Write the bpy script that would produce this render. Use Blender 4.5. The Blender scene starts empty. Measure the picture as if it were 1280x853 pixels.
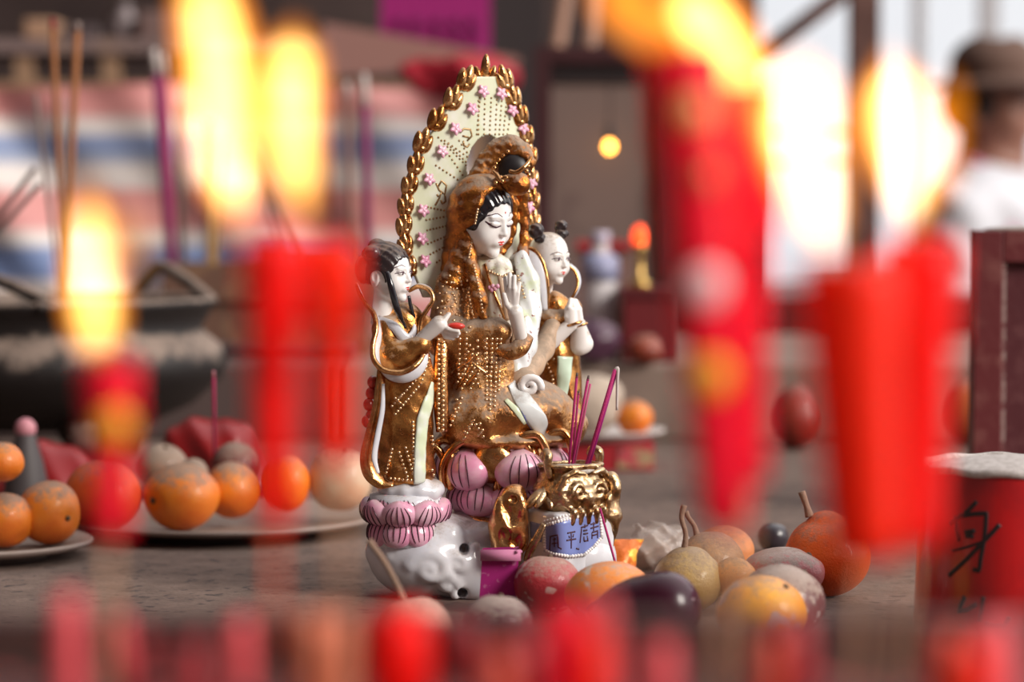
import bpy, math, random
import numpy as np
from mathutils import Vector, Matrix
from mathutils.bvhtree import BVHTree
random.seed(7)
rng = np.random.default_rng(5)
SC = bpy.context.scene
COL = SC.collection
PI = math.pi
# ------------------------------------------------------------------ camera geometry (1280 x 853)
F = 3538.0
TILT = math.atan(176.5 / F)
CAM = np.array([0.0, -2.3, 1.317])
TBL = 1.0            # height of the altar table top
U = 0.00065          # one modelling unit of the statue in metres
def P(px, py, d):
    """world point seen at pixel (px,py), d metres in front of the camera (along world Y)"""
    a = (px - 640) / F; b = (426.5 - py) / F
    c, s = math.cos(TILT), math.sin(TILT)
    v = np.array([a, c + b * s, -s + b * c])
    return CAM + v * (d / v[1])
def q(px, py, off=0.0):
    """the same in statue units, off = units behind the statue's axis"""
    return P(px, py, 2.3 + off * U) / U
# ------------------------------------------------------------------ mesh helpers
def merge(*ms):
    V = []; Fs = []; n = 0
    for v, f in ms:
        V.append(np.asarray(v, float)); Fs += [tuple(i + n for i in t) for t in f]; n += len(v)
    return np.concatenate(V), Fs
WLOC = {}
def mk(name, m, mat, parent=None, loc=None, smooth=True, bevel=0):
    V, Fs = m
    V = np.asarray(V, float)
    if parent is not None: o0 = WLOC[parent.name]
    elif loc is None: o0 = np.array([(V[:, 0].min() + V[:, 0].max()) / 2, (V[:, 1].min() + V[:, 1].max()) / 2, V[:, 2].min()])
    else: o0 = np.asarray(loc, float)
    me = bpy.data.meshes.new(name)
    me.from_pydata((V - o0).tolist(), [], Fs)
    me.update()
    if smooth: me.polygons.foreach_set('use_smooth', [True] * len(me.polygons))
    o = bpy.data.objects.new(name, me); COL.objects.link(o)
    if mat: me.materials.append(mat)
    if parent is not None: o.parent = parent
    else: o.location = o0
    WLOC[o.name] = o0
    if bevel:
        b = o.modifiers.new('bevel', 'BEVEL'); b.width = bevel; b.segments = 2; b.limit_method = 'ANGLE'
    return o
def empty(name, loc):
    o = bpy.data.objects.new(name, None); COL.objects.link(o); o.location = loc; o.empty_display_size = .05
    WLOC[o.name] = np.asarray(loc, float); return o
def tag(o, label=None, cat=None, group=None, kind=None):
    if label: o['label'] = label
    if cat: o['category'] = cat
    if group: o['group'] = group
    if kind: o['kind'] = kind
    return o
def box(lo, hi):
    (a, b, c), (d, e, f) = lo, hi
    V = [(a, b, c), (d, b, c), (d, e, c), (a, e, c), (a, b, f), (d, b, f), (d, e, f), (a, e, f)]
    return np.array(V, float), [(0, 3, 2, 1), (4, 5, 6, 7), (0, 1, 5, 4), (1, 2, 6, 5), (2, 3, 7, 6), (3, 0, 4, 7)]
def xf(m, M):
    V = np.asarray(m[0], float); M = np.array(M)
    return V @ M[:3, :3].T + M[:3, 3], m[1]
def rotz(m, ang, c):
    V = np.asarray(m[0], float) - c; s, k = math.sin(ang), math.cos(ang)
    return np.stack([V[:, 0] * k - V[:, 1] * s, V[:, 0] * s + V[:, 1] * k, V[:, 2]], 1) + c, m[1]
def uvs(c, r, n=20, k=12, R=None):
    V = []; Fs = []
    for i in range(k + 1):
        t = PI * i / k
        for j in range(n):
            a = 2 * PI * j / n
            V.append((math.sin(t) * math.cos(a), math.sin(t) * math.sin(a), math.cos(t)))
    V = np.array(V)
    for i in range(k):
        for j in range(n):
            a = i * n + j; b = i * n + (j + 1) % n
            Fs.append((a, a + n, b + n, b))
    V = V * np.asarray(r, float)
    if R is not None: V = V @ np.array(R).T
    return V + np.asarray(c, float), Fs
def lathe(prof, c, n=40, jit=None):
    V = []; Fs = []
    for (r, z) in prof:
        for j in range(n):
            a = 2 * PI * j / n
            V.append((c[0] + r * math.cos(a), c[1] + r * math.sin(a), c[2] + z))
    for i in range(len(prof) - 1):
        for j in range(n):
            a = i * n + j; b = i * n + (j + 1) % n
            Fs.append((a, b, b + n, a + n))
    k = len(V)
    V.append((c[0], c[1], c[2] + prof[0][1])); V.append((c[0], c[1], c[2] + prof[-1][1]))
    for j in range(n):
        Fs.append((k, (j + 1) % n, j)); e = (len(prof) - 1) * n
        Fs.append((k + 1, e + j, e + (j + 1) % n))
    return np.array(V), Fs
def catmull(pts, n=6):
    p = [np.asarray(x, float) for x in pts]
    p = [2 * p[0] - p[1]] + p + [2 * p[-1] - p[-2]]
    out = []
    for i in range(1, len(p) - 2):
        for k in range(n):
            t = k / n
            out.append(.5 * (2 * p[i] + (p[i + 1] - p[i - 1]) * t + (2 * p[i - 1] - 5 * p[i] + 4 * p[i + 1] - p[i + 2]) * t * t
                             + (3 * p[i] - p[i - 1] - 3 * p[i + 1] + p[i + 2]) * t ** 3))
    out.append(p[-2]); return out
def tube(pts, rad, n=8, flat=1.0, w=None, sm=0):
    """swept tube; flat<1 squashes it across w (a direction along which it keeps its radius)"""
    if sm:
        k = len(pts); pts = catmull(pts, sm)
        if not np.isscalar(rad): rad = np.interp(np.linspace(0, k - 1, len(pts)), range(k), rad)
    pts = np.array([np.asarray(x, float) for x in pts]); N = len(pts)
    rad = np.full(N, rad, float) if np.isscalar(rad) else np.asarray(rad, float)
    T = np.gradient(pts, axis=0); T /= np.linalg.norm(T, axis=1)[:, None] + 1e-12
    V = []; up = np.array(w if w is not None else (0.13, .31, .94), float)
    A = None
    for i in range(N):
        if w is not None and np.ndim(w) == 2: up = np.asarray(w[min(i, len(w) - 1)], float)
        if w is None and A is not None: up = A
        A = up - T[i] * (up @ T[i])
        if np.linalg.norm(A) < 1e-6: A = np.array([1., 0, 0]) - T[i] * T[i][0]
        A /= np.linalg.norm(A); B = np.cross(T[i], A)
        for j in range(n):
            t = 2 * PI * j / n
            V.append(pts[i] + rad[i] * (A * math.cos(t) + B * math.sin(t) * flat))
    Fs = []
    for i in range(N - 1):
        for j in range(n):
            a = i * n + j; b = i * n + (j + 1) % n
            Fs.append((a, b, b + n, a + n))
    k = len(V); V += [pts[0], pts[-1]]
    for j in range(n):
        Fs.append((k, (j + 1) % n, j)); e = (N - 1) * n
        Fs.append((k + 1, e + j, e + (j + 1) % n))
    return np.array(V), Fs
def S(m): return np.asarray(m[0]) * U, m[1]          # statue units -> metres
# ------------------------------------------------------------------ signed distance modelling
def _d(Pt, c): return [(Pt[i] - np.float32(c[i])) for i in range(3)]
def ell(Pt, c, r, R=None):
    d = _d(Pt, c)
    if R is not None:
        R = np.asarray(R, np.float32); d = [R[0][i] * d[0] + R[1][i] * d[1] + R[2][i] * d[2] for i in range(3)]
    k0 = np.sqrt(sum((d[i] / np.float32(r[i])) ** 2 for i in range(3)))
    k1 = np.sqrt(sum((d[i] / np.float32(r[i] ** 2)) ** 2 for i in range(3))) + 1e-9
    return k0 * (k0 - 1) / k1
def cap(Pt, a, b, ra, rb=None):
    rb = ra if rb is None else rb
    a = np.asarray(a, float); b = np.asarray(b, float); ab = b - a; L = max(ab @ ab, 1e-9)
    d = _d(Pt, a)
    t = np.clip((d[0] * np.float32(ab[0]) + d[1] * np.float32(ab[1]) + d[2] * np.float32(ab[2])) / np.float32(L), 0, 1)
    r2 = sum((d[i] - t * np.float32(ab[i])) ** 2 for i in range(3))
    return np.sqrt(r2) - (np.float32(ra) + np.float32(rb - ra) * t)
def chain(Pt, pts, rads, k=0):
    o = None
    for i in range(len(pts) - 1):
        c = cap(Pt, pts[i], pts[i + 1], rads[i], rads[i + 1])
        o = c if o is None else (np.minimum(o, c) if not k else smin(o, c, k))
    return o
def smin(a, b, k):
    h = np.clip(.5 + .5 * (b - a) / k, 0, 1)
    return b + (a - b) * h - k * h * (1 - h)
def smax(a, b, k): return -smin(-a, -b, k)
def wob(Pt, f, s=0):
    x, y, z = Pt
    return (np.sin(f * x + 1.3 * s + 1.7 * np.sin(f * .7 * z + s)) * np.cos(f * .9 * y + 2.1 * s) + np.sin(f * 1.3 * z + .7 * s + np.cos(f * 1.1 * x))) * .5
def smesh(f, lo, hi, h):
    ax = [np.arange(lo[i], hi[i] + h, h, dtype=np.float32) for i in range(3)]
    G = np.meshgrid(*ax, indexing='ij')
    Fv = f(G).astype(np.float32)
    Fv[0], Fv[-1] = np.maximum(Fv[0], h), np.maximum(Fv[-1], h)
    Fv[:, 0] = np.maximum(Fv[:, 0], h); Fv[:, -1] = np.maximum(Fv[:, -1], h)
    Fv[:, :, 0] = np.maximum(Fv[:, :, 0], h); Fv[:, :, -1] = np.maximum(Fv[:, :, -1], h)
    Sg = Fv < 0
    cnt = sum(Sg[i:Sg.shape[0] - 1 + i, j:Sg.shape[1] - 1 + j, k:Sg.shape[2] - 1 + k].astype(np.int8) for i in (0, 1) for j in (0, 1) for k in (0, 1))
    I = np.argwhere((cnt > 0) & (cnt < 8))
    acc = np.zeros((len(I), 3), np.float32); n = np.zeros(len(I), np.float32)
    cs = [(i, j, k) for i in (0, 1) for j in (0, 1) for k in (0, 1)]
    for a in cs:
        for b in cs:
            if sum(abs(a[i] - b[i]) for i in range(3)) == 1 and a < b:
                fa = Fv[I[:, 0] + a[0], I[:, 1] + a[1], I[:, 2] + a[2]]; fb = Fv[I[:, 0] + b[0], I[:, 1] + b[1], I[:, 2] + b[2]]
                m = (fa < 0) != (fb < 0); t = np.where(m, fa / (fa - fb + 1e-20), 0)
                for i in range(3): acc[:, i] += np.where(m, a[i] + (b[i] - a[i]) * t, 0)
                n += m
    V = (I + acc / n[:, None]) * h + np.array(lo, np.float32)
    idx = np.full(cnt.shape, -1, np.int64); idx[tuple(I.T)] = np.arange(len(I))
    quads = []
    for axn in range(3):
        o1, o2 = [(1, 2), (2, 0), (0, 1)][axn]
        s0 = [slice(None)] * 3; s1 = [slice(None)] * 3
        s0[axn] = slice(0, -1); s1[axn] = slice(1, None)
        A, B = Sg[tuple(s0)], Sg[tuple(s1)]
        E = np.argwhere(A != B)
        E = E[(E[:, o1] > 0) & (E[:, o2] > 0) & (E[:, o1] < cnt.shape[o1]) & (E[:, o2] < cnt.shape[o2])]
        e1 = np.zeros(3, int); e1[o1] = 1; e2 = np.zeros(3, int); e2[o2] = 1
        Q = np.stack([idx[tuple((E - e1 - e2).T)], idx[tuple((E - e2).T)], idx[tuple(E.T)], idx[tuple((E - e1).T)]], 1)
        ins = A[tuple(E.T)]
        Q[~ins] = Q[~ins][:, ::-1]
        quads.append(Q)
    return V.astype(float), np.concatenate(quads).tolist()
def sm_at(f, pts, pad, h):
    pts = np.array(pts); return smesh(f, pts.min(0) - pad, pts.max(0) + pad, h)
def bvh(*ms):
    V, Fs = merge(*ms); return BVHTree.FromPolygons([Vector(v) for v in V], Fs)
CU = CAM / U
def cast(tree, px, py, lift=0.0):
    o = Vector(CU); d = (Vector(q(px, py)) - o).normalized()
    h, nr, _, _ = tree.ray_cast(o, d)
    if h is None: return None, None
    if nr.dot(d) > 0: nr = -nr
    return np.array(h + nr * lift), np.array(nr)
def stroke(tree, pts, r, flat=.5, lift=.2, n=6, step=3.0):
    """a raised painted line laid on a surface"""
    L = []; W = []; last = None
    rs = []
    rr = r if not np.isscalar(r) else [r] * len(pts)
    for i in range(len(pts) - 1):
        a, b = np.array(pts[i], float), np.array(pts[i + 1], float)
        k = max(2, int(np.hypot(*(b - a)) / step))
        for t in np.linspace(0, 1, k, endpoint=(i == len(pts) - 2)):
            x = a + (b - a) * t; h, nr = cast(tree, x[0], x[1], lift)
            if h is None or (last is not None and np.linalg.norm(h - last) > 22): continue
            L.append(h); W.append(nr); last = h; rs.append(rr[i] + (rr[i + 1] - rr[i]) * t)
    if len(L) < 2: return None
    T = np.gradient(np.array(L), axis=0)
    return tube(L, rs, n, flat, np.cross(np.array(W), T))
def beads(tree, pts, r=1.7, lift=0.0):
    ms = []
    for x, y in pts:
        h, nr = cast(tree, x, y, lift)
        if h is not None: ms.append(uvs(h, (r * 1.18, r * 1.18, r * 1.18), 8, 6))
    return ms
def line(a, b, step):
    n = max(1, int(round(math.hypot(b[0] - a[0], b[1] - a[1]) / step)))
    return [(a[0] + (b[0] - a[0]) * i / n, a[1] + (b[1] - a[1]) * i / n) for i in range(n + 1)]
# ------------------------------------------------------------------ materials
MATS = {}
def mat(name, col, rough=.5, metal=0., dust=0., dcol=(.40, .33, .28), bump=0., bscale=300., col2=None, c2s=60., c2=(.5, .6),
        spec=.5, coat=0., sss=0., trans=0., dlo=.25, dhi=.85, dscale=90., emit=None, alpha=1., spk=None, wave=None, detail=4):
    if name in MATS: return MATS[name]
    m = bpy.data.materials.new(name); m.use_nodes = True; MATS[name] = m
    N = m.node_tree.nodes; L = m.node_tree.links; b = N['Principled BSDF']
    c4 = lambda c: (c[0], c[1], c[2], 1)
    tc = N.new('ShaderNodeTexCoord')
    def noise(s, det=4., r=.6):
        n = N.new('ShaderNodeTexNoise'); n.inputs['Scale'].default_value = s; n.inputs['Detail'].default_value = det; n.inputs['Roughness'].default_value = r
        L.new(tc.outputs['Object'], n.inputs['Vector']); return n.outputs['Fac']
    def rng_(src, lo, hi):
        n = N.new('ShaderNodeMapRange'); n.inputs[1].default_value = lo; n.inputs[2].default_value = hi; L.new(src, n.inputs[0]); return n.outputs[0]
    def mul(a, v):
        n = N.new('ShaderNodeMath'); n.operation = 'MULTIPLY'; L.new(a, n.inputs[0])
        if isinstance(v, float): n.inputs[1].default_value = v
        else: L.new(v, n.inputs[1])
        return n.outputs[0]
    def mix(f, a, c):
        n = N.new('ShaderNodeMix'); n.data_type = 'RGBA'; L.new(f, n.inputs[0])
        for v, s in ((a, 6), (c, 7)):
            if isinstance(v, tuple): n.inputs[s].default_value = v
            else: L.new(v, n.inputs[s])
        return n.outputs[2]
    out = c4(col)
    if col2 is not None: out = mix(rng_(noise(c2s, detail), c2[0], c2[1]), out, c4(col2))
    if wave is not None:      # (axis, scale, colour, lo, hi): printed stripes
        w = N.new('ShaderNodeTexWave'); w.bands_direction = wave[0]; w.inputs['Scale'].default_value = wave[1]; w.inputs['Distortion'].default_value = wave[5] if len(wave) > 5 else 0
        L.new(tc.outputs['Object'], w.inputs['Vector']); out = mix(rng_(w.outputs['Fac'], wave[3], wave[4]), out, c4(wave[2]))
    if spk is not None:       # (scale, colour, lo, hi): speckles
        v = N.new('ShaderNodeTexNoise'); v.inputs['Scale'].default_value = spk[0]; v.inputs['Detail'].default_value = 2
        L.new(tc.outputs['Object'], v.inputs['Vector']); out = mix(rng_(v.outputs['Fac'], spk[2], spk[3]), out, c4(spk[1]))
    if dust > 0:
        g = N.new('ShaderNodeNewGeometry'); s = N.new('ShaderNodeSeparateXYZ'); L.new(g.outputs['Normal'], s.inputs[0])
        a = N.new('ShaderNodeMath'); a.operation = 'MULTIPLY_ADD'; L.new(noise(dscale, 9, .78), a.inputs[0]); a.inputs[1].default_value = 3.2; 
        sub = N.new('ShaderNodeMath'); sub.operation = 'SUBTRACT'; L.new(s.outputs['Z'], sub.inputs[0]); sub.inputs[1].default_value = 1.62
        L.new(sub.outputs[0], a.inputs[2])
        f = mul(rng_(a.outputs[0], dlo, dhi), float(min(dust, 1.)))
        dn = mix(noise(420., 6, .75), c4(tuple(x * .5 for x in dcol)), c4(tuple(min(1, x * 1.25) for x in dcol)))
        out = mix(f, out, dn)
        r = N.new('ShaderNodeMapRange'); L.new(f, r.inputs[0]); r.inputs[3].default_value = rough; r.inputs[4].default_value = .95; L.new(r.outputs[0], b.inputs['Roughness'])
        if metal:
            r = N.new('ShaderNodeMapRange'); L.new(f, r.inputs[0]); r.inputs[3].default_value = metal; r.inputs[4].default_value = 0; L.new(r.outputs[0], b.inputs['Metallic'])
    else:
        b.inputs['Roughness'].default_value = rough; b.inputs['Metallic'].default_value = metal
    if isinstance(out, tuple): b.inputs['Base Color'].default_value = out
    else: L.new(out, b.inputs['Base Color'])
    b.inputs['Specular IOR Level'].default_value = spec
    if coat: b.inputs['Coat Weight'].default_value = coat; b.inputs['Coat Roughness'].default_value = .08
    if sss: b.inputs['Subsurface Weight'].default_value = sss; b.inputs['Subsurface Radius'].default_value = (.01, .004, .003); b.inputs['Subsurface Scale'].default_value = .5
    if trans: b.inputs['Transmission Weight'].default_value = trans
    if alpha < 1: b.inputs['Alpha'].default_value = alpha
    if emit: b.inputs['Emission Color'].default_value = c4(emit[0]); b.inputs['Emission Strength'].default_value = emit[1]
    if bump:
        bp = N.new('ShaderNodeBump'); bp.inputs['Strength'].default_value = bump; bp.inputs['Distance'].default_value = .002
        L.new(noise(bscale, 5), bp.inputs['Height']); L.new(bp.outputs[0], b.inputs['Normal'])
    return m
def flame_mat(name, col, s):
    m = bpy.data.materials.new(name); m.use_nodes = True; N = m.node_tree.nodes; L = m.node_tree.links
    N.remove(N['Principled BSDF']); e = N.new('ShaderNodeEmission'); e.inputs[0].default_value = (*col, 1); e.inputs[1].default_value = s
    L.new(e.outputs[0], N['Material Output'].inputs['Volume']); return m
ASH = (.30, .22, .17)
GOLD = mat('gold_glaze', (.76, .42, .18), .17, 1., bump=.25, bscale=260, col2=(.42, .17, .045), c2s=70, c2=(.42, .62), dust=.5, dcol=ASH, dlo=.55, dhi=1.05)
GOLDD = mat('dusty_gold_glaze', (.70, .35, .12), .2, .95, bump=.5, bscale=330, col2=(.36, .15, .05), c2s=60, c2=(.4, .62), dust=.95, dcol=(.36, .27, .205), dlo=-.02, dhi=.6, dscale=130)
BRONZE = mat('amber_gold_glaze', (.56, .21, .04), .2, .9, bump=.5, bscale=420, col2=(.25, .075, .02), c2s=90, c2=(.4, .6), dust=.9, dcol=(.4, .3, .22), dlo=.3, dhi=.8)
BEAD = mat('gold_bead', (.82, .58, .36), .22, .9)
PORC = mat('white_porcelain', (.74, .74, .78), .16, 0, coat=.4, dust=.7, dcol=(.42, .35, .30), dlo=.45, dhi=1.05, col2=(.62, .63, .70), c2s=25, c2=(.4, .7))
SKIN = mat('porcelain_skin', (.86, .83, .82), .18, coat=.3)
SKIND = mat('dusty_porcelain_skin', (.82, .78, .76), .25, coat=.1, dust=.8, dcol=(.42, .32, .24), dlo=.3, dhi=.85)
BLACK = mat('black_glaze', (.012, .010, .014), .15, coat=.5)
BLACKD = mat('dusty_black_hair', (.03, .02, .022), .25, dust=.85, dcol=(.24, .17, .135), dlo=.4, dhi=1.1, dscale=160)
PINK = mat('pink_glaze', (.72, .29, .45), .22, coat=.4, col2=(.76, .47, .58), c2s=60, c2=(.4, .65), dust=.5, dcol=(.6, .5, .46), dlo=.5, dhi=1.05)
GREENY = mat('pale_green_glaze', (.66, .74, .52), .25, coat=.3, col2=(.74, .78, .70), c2s=50, c2=(.45, .6))
BLUE = mat('blue_glaze', (.20, .25, .56), .25, coat=.2, dust=.35, dcol=(.5, .45, .45), dlo=.3, dhi=.9, dscale=200)
REDP = mat('red_paint', (.62, .035, .02), .25, coat=.3)
LINE = mat('dark_paint_line', (.06, .015, .03), .35)
CREAM = mat('pale_cream_green_glaze', (.70, .73, .54), .22, coat=.4, col2=(.80, .80, .72), c2s=18, c2=(.5, .62), dust=.3, dcol=ASH, dlo=.6, dhi=1.1)
# ================================================================== the porcelain statue
TZ = TBL / U
mat('dusty_tan_glaze', (.50, .34, .23), .5, dust=.9, dcol=(.36, .27, .20), dlo=.1, dhi=.7)
def head_sdf(ear=1.0, chub=0.0):
    def f(Pt):
        d = smin(ell(Pt, (0, .05, .1), (.345, .40, .39)), ell(Pt, (0, -.07, -.13), (.285 + chub, .29, .36)), .12)
        for s in (-1, 1):
            d = smin(d, ell(Pt, (s * .15, -.22, -.17), (.12 + chub, .11, .13)), .1)
            d = smax(d, -ell(Pt, (s * .135, -.44, .03), (.085, .09, .06)), .07)
            d = smin(d, ell(Pt, (s * .135, -.325, .015), (.075, .04, .04)), .03)
            d = smin(d, cap(Pt, (s * .05, -.345, .09), (s * .2, -.30, .1), .02, .014), .05)
        d = smin(d, ell(Pt, (0, -.27, -.41), (.09, .08, .075)), .08)
        d = smin(d, cap(Pt, (0, -.345, .06), (0, -.41, -.11), .018, .04), .05)
        for s in (-1, 1): d = smin(d, ell(Pt, (s * .036, -.375, -.12), (.03, .035, .025)), .02)
        d = smin(d, ell(Pt, (0, -.325, -.25), (.1, .06, .06)), .05)
        for s in (-1, 1):
            if not ear: continue
            e = ell(Pt, (s * .335, .07, -.08), (.045, .085, .15 * ear))
            e = smax(e, -ell(Pt, (s * .375, .05, -.05), (.025, .045, .08)), .02)
            d = smin(d, e, .02)
        d = smin(d, cap(Pt, (0, .08, -.3), (0, .12, -.85), .17, .18), .06)
        return d
    return f
def rot(yaw, pitch=0, roll=0):
    y, p, r = [math.radians(a) for a in (yaw, pitch, roll)]
    return np.array(Matrix.Rotation(y, 3, 'Z') @ Matrix.Rotation(p, 3, 'X') @ Matrix.Rotation(r, 3, 'Y'))
class Head:
    def __init__(s, nose, H, yaw, pitch, roll=0, chub=0, ear=1):
        s.R = rot(yaw, pitch, roll); s.H = H; s.c = nose - s.R @ (np.array([0, -.45, -.11]) * H)
        s.m = smesh(head_sdf(ear, chub), (-.5, -.55, -.9), (.5, .55, .55), .014)
        s.t = bvh(s.m)
    def w(s, m): return (np.asarray(m[0]) * s.H) @ s.R.T + s.c, m[1]
    def pt(s, p): return s.R @ (np.asarray(p, float) * s.H) + s.c
    def st(s, pts, r, flat=.4):
        L = []; W = []
        pts = catmull([(x, 0, z) for x, z in pts], 4)
        for p in pts:
            h, nr, _, _ = s.t.ray_cast(Vector((p[0], -2, p[2])), Vector((0, 1, 0)))
            if h: L.append(np.array(h)); W.append(np.array(nr))
        k = len(L); rad = np.array([r * (.45 + .55 * math.sin(PI * (i + .6) / (k + .2))) for i in range(k)])
        return s.w(tube(L, rad, 6, flat, np.cross(np.array(W), np.gradient(np.array(L), axis=0))))
    def paint(s, parent, soft=False):
        bl = []
        for g in (-1, 1):
            bl.append(s.st([(g * .06, .115), (g * .13, .150), (g * .22, .12), (g * .26, .08)], .009))
            if soft:
                bl.append(s.st([(g * .055, .0), (g * .11, .034), (g * .18, .034), (g * .24, .008)], .013))
                bl.append(s.st([(g * .115, .012), (g * .14, .006), (g * .165, .012)], .021, .3))
            else: bl.append(s.st([(g * .055, -.005), (g * .12, -.028), (g * .19, -.012), (g * .25, .03)], .017))
            bl.append(s.st([(g * .08, .045), (g * .15, .06), (g * .22, .045)], .006))
        mk('eye_and_brow_paint', S(merge(*bl)), LINE, parent)
        lp = [s.st([(-.06, -.238), (-.025, -.227), (0, -.235), (.025, -.227), (.06, -.238)], .014, .6), s.st([(-.038, -.258), (0, -.266), (.038, -.258)], .016, .6)]
        mk('lips', S(merge(*lp)), REDP, parent)
def petal(c, d, w, h, t, tilt=0., point=.35):
    """cupped lotus petal: c centre, d outward azimuth (rad), tilt leans the tip outward; returns (mesh, line meshes)"""
    out = np.array([math.sin(d), -math.cos(d), 0]); lat = np.array([math.cos(d), math.sin(d), 0]); up = np.array([0, 0, 1.])
    o2 = out * math.cos(tilt) - up * math.sin(tilt); u2 = up * math.cos(tilt) + out * math.sin(tilt)
    def fp(x, y, z):
        k = 1 - point * max(0, z) ** 2
        return c + lat * (x * w / 2 * k) + o2 * (y * t) + u2 * (z * h / 2 * (1 + .1 * max(0, z) ** 3 * (1 - abs(x))))
    V, Fs = uvs((0, 0, 0), (1, 1, 1), 20, 14)
    m = np.array([fp(*v) for v in V]), Fs
    ln = []
    for a in (-.62, -.32, 0, .32, .62):
        pts = []
        for k in range(9):
            th = math.radians(-38 + 100 * k / 8 - 12 * abs(a))
            x = math.sin(a * 1.15) * math.cos(th); y = math.cos(a * 1.15) * math.cos(th); z = math.sin(th)
            pts.append(fp(x * 1.005, y * 1.02, z * 1.005))
        ln.append(tube(pts, [.25 + .55 * math.sin(PI * (k + .5) / 9) for k in range(9)], 5))
    return m, merge(*ln)

base0 = q(600, 735, -20) * U; base0[2] = TBL
statue = tag(empty('porcelain_statue', base0), 'gold and white porcelain statue of a veiled goddess with halo and two attendants', 'statue')

# ---------------------------------------------------------------- cloud base
spir = []
def spiral(cx, cy, off, r0, turns, dirn=1, a0=0):
    return [q(cx + r0 * (1 - k / 22) * math.cos(a0 + dirn * turns * 2 * PI * k / 22), cy + .85 * r0 * (1 - k / 22) * math.sin(a0 + dirn * turns * 2 * PI * k / 22), off) for k in range(22)]
def f_cloud(Pt):
    d = ell(Pt, q(530, 692, -66), (70, 60, 56))
    d = smin(d, ell(Pt, q(630, 690, -10), (95, 72, 68)), 22)
    d = smin(d, ell(Pt, q(712, 700, -78), (58, 48, 52)), 16)
    d = smin(d, ell(Pt, q(690, 700, 30), (70, 55, 60)), 20)
    d = smin(d, ell(Pt, q(600, 722, -84), (52, 34, 34)), 16)
    for c, r in ((q(478, 690, -82), 20), (q(560, 668, -98), 17), (q(585, 700, -104), 16), (q(600, 668, -78), 20)): d = smin(d, ell(Pt, c, (r, r * .8, r * .8)), 10)
    for (cx, cy, off, r0, tn, dr, a0) in ((538, 712, -119, 27, 1.4, 1, 3.4), (497, 692, -109, 20, 1.2, -1, .3), (572, 706, -115, 17, 1.2, 1, 2.2), (606, 694, -106, 17, 1.2, -1, 4.), (560, 733, -110, 16, 1., -1, 1.)):
        pts = spiral(cx, cy, off, r0, tn, dr, a0)
        o = None
        for i in range(0, 21, 1):
            c = cap(Pt, pts[i], pts[i + 1], 5.8); o = c if o is None else np.minimum(o, c)
        d = smin(d, o, 8)
    for c, r in ((q(580, 688, -118), 6.5), (q(578, 742, -112), 6.5), (q(700, 725, -125), 6)): d = smax(d, -ell(Pt, c, (r, 42, r)), 2)
    return smax(d, -(Pt[2] - np.float32(TZ)), 4)
cloud = mk('cloud_base', S(smesh(f_cloud, q(445, 760, -150), q(790, 600, 110) , 2.6)), PORC, statue)
# ---------------------------------------------------------------- lotus throne
C0 = q(628, 600, -10)
core = lathe([(30, -58), (48, -54), (50, -40), (46, -20), (46, 0), (48, 20), (62, 40), (64, 50), (40, 54)], C0, 40)
throne = mk('lotus_throne', S(core), mat('pink_white_glaze', (.76, .55, .62), .25, coat=.3, dust=.4, dcol=ASH), statue)
def add_petal(parent, c, az, w, h, t, tilt, point, m=PINK, lines=True, name='petal'):
    a, b = petal(c, az, w, h, t, tilt, point)
    o = mk(name, S(a), m, parent)
    if lines: mk('petal_line', S(b), LINE, parent)
    return o
for az in (-12, 46, 108, 168, 228, 286):
    a = math.radians(az); c = q(628, 572, -10) + 50 * np.array([math.sin(a), -math.cos(a), 0])
    add_petal(throne, c, a, 62, 58, 20, math.radians(10), .3, GOLD, False, 'gilt_petal')
for az in (-46, 22, 80, 140, 200, 258):
    a = math.radians(az); c = q(628, 584, -10) + 60 * np.array([math.sin(a), -math.cos(a), 0])
    add_petal(throne, c, a, 68, 52, 27, math.radians(8), .08)
for az in (-38, 14, 66, 118, 170, 222, 274):
    a = math.radians(az); c = q(628, 622, -10) + 48 * np.array([math.sin(a), -math.cos(a), 0])
    add_petal(throne, c, a, 64, 42, 22, math.radians(-14), .1)
# gilded back petals: cupped rims behind each big pink one
def rim(cx, cy, off, w, h, lean, r=5.5):
    pts = [q(cx - w / 2 + lean * 0, cy + h * .5, off), q(cx - w * .52, cy - h * .02, off - 3), q(cx - w * .3 + lean * .5, cy - h * .42, off - 4), q(cx + lean, cy - h * .55, off - 4),
           q(cx + w * .3 + lean * .5, cy - h * .40, off - 4), q(cx + w * .52, cy, off - 3), q(cx + w * .45, cy + h * .5, off)]
    return tube(pts, [4, r, r * 1.2, r * 1.3, r * 1.2, r, 4], 10, .75, None, 6)
for cx, cy, off, w, h, ln in ((588, 583, -62, 68, 62, 5), (655, 580, -66, 60, 66, 12), (690, 573, -40, 50, 60, 10), (640, 566, -62, 44, 38, -4), (545, 585, -52, 24, 48, -4), (556, 572, -50, 34, 40, 0)):
    mk('gilt_petal', S(rim(cx, cy, off, w, h, ln)), GOLD, throne)
for cx, cy, off, r in ((631, 575, -60, (14, 8, 26)), (563, 588, -56, (10, 8, 26)), (612, 566, -54, (16, 10, 16)), (676, 566, -52, (13, 8, 18))):
    mk('gilt_petal', S(uvs(q(cx, cy, off), r, 16, 10)), GOLD, throne)
ring = [q(628, 648, -10) + 52 * np.array([math.sin(a), -math.cos(a), 0]) + np.array([0, 0, 2.5 * math.sin(5 * a)]) for a in np.linspace(0, 2 * PI, 60)]
mk('gilt_band', S(tube(ring, 9, 10, 1.0)), GOLD, throne)
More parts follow.
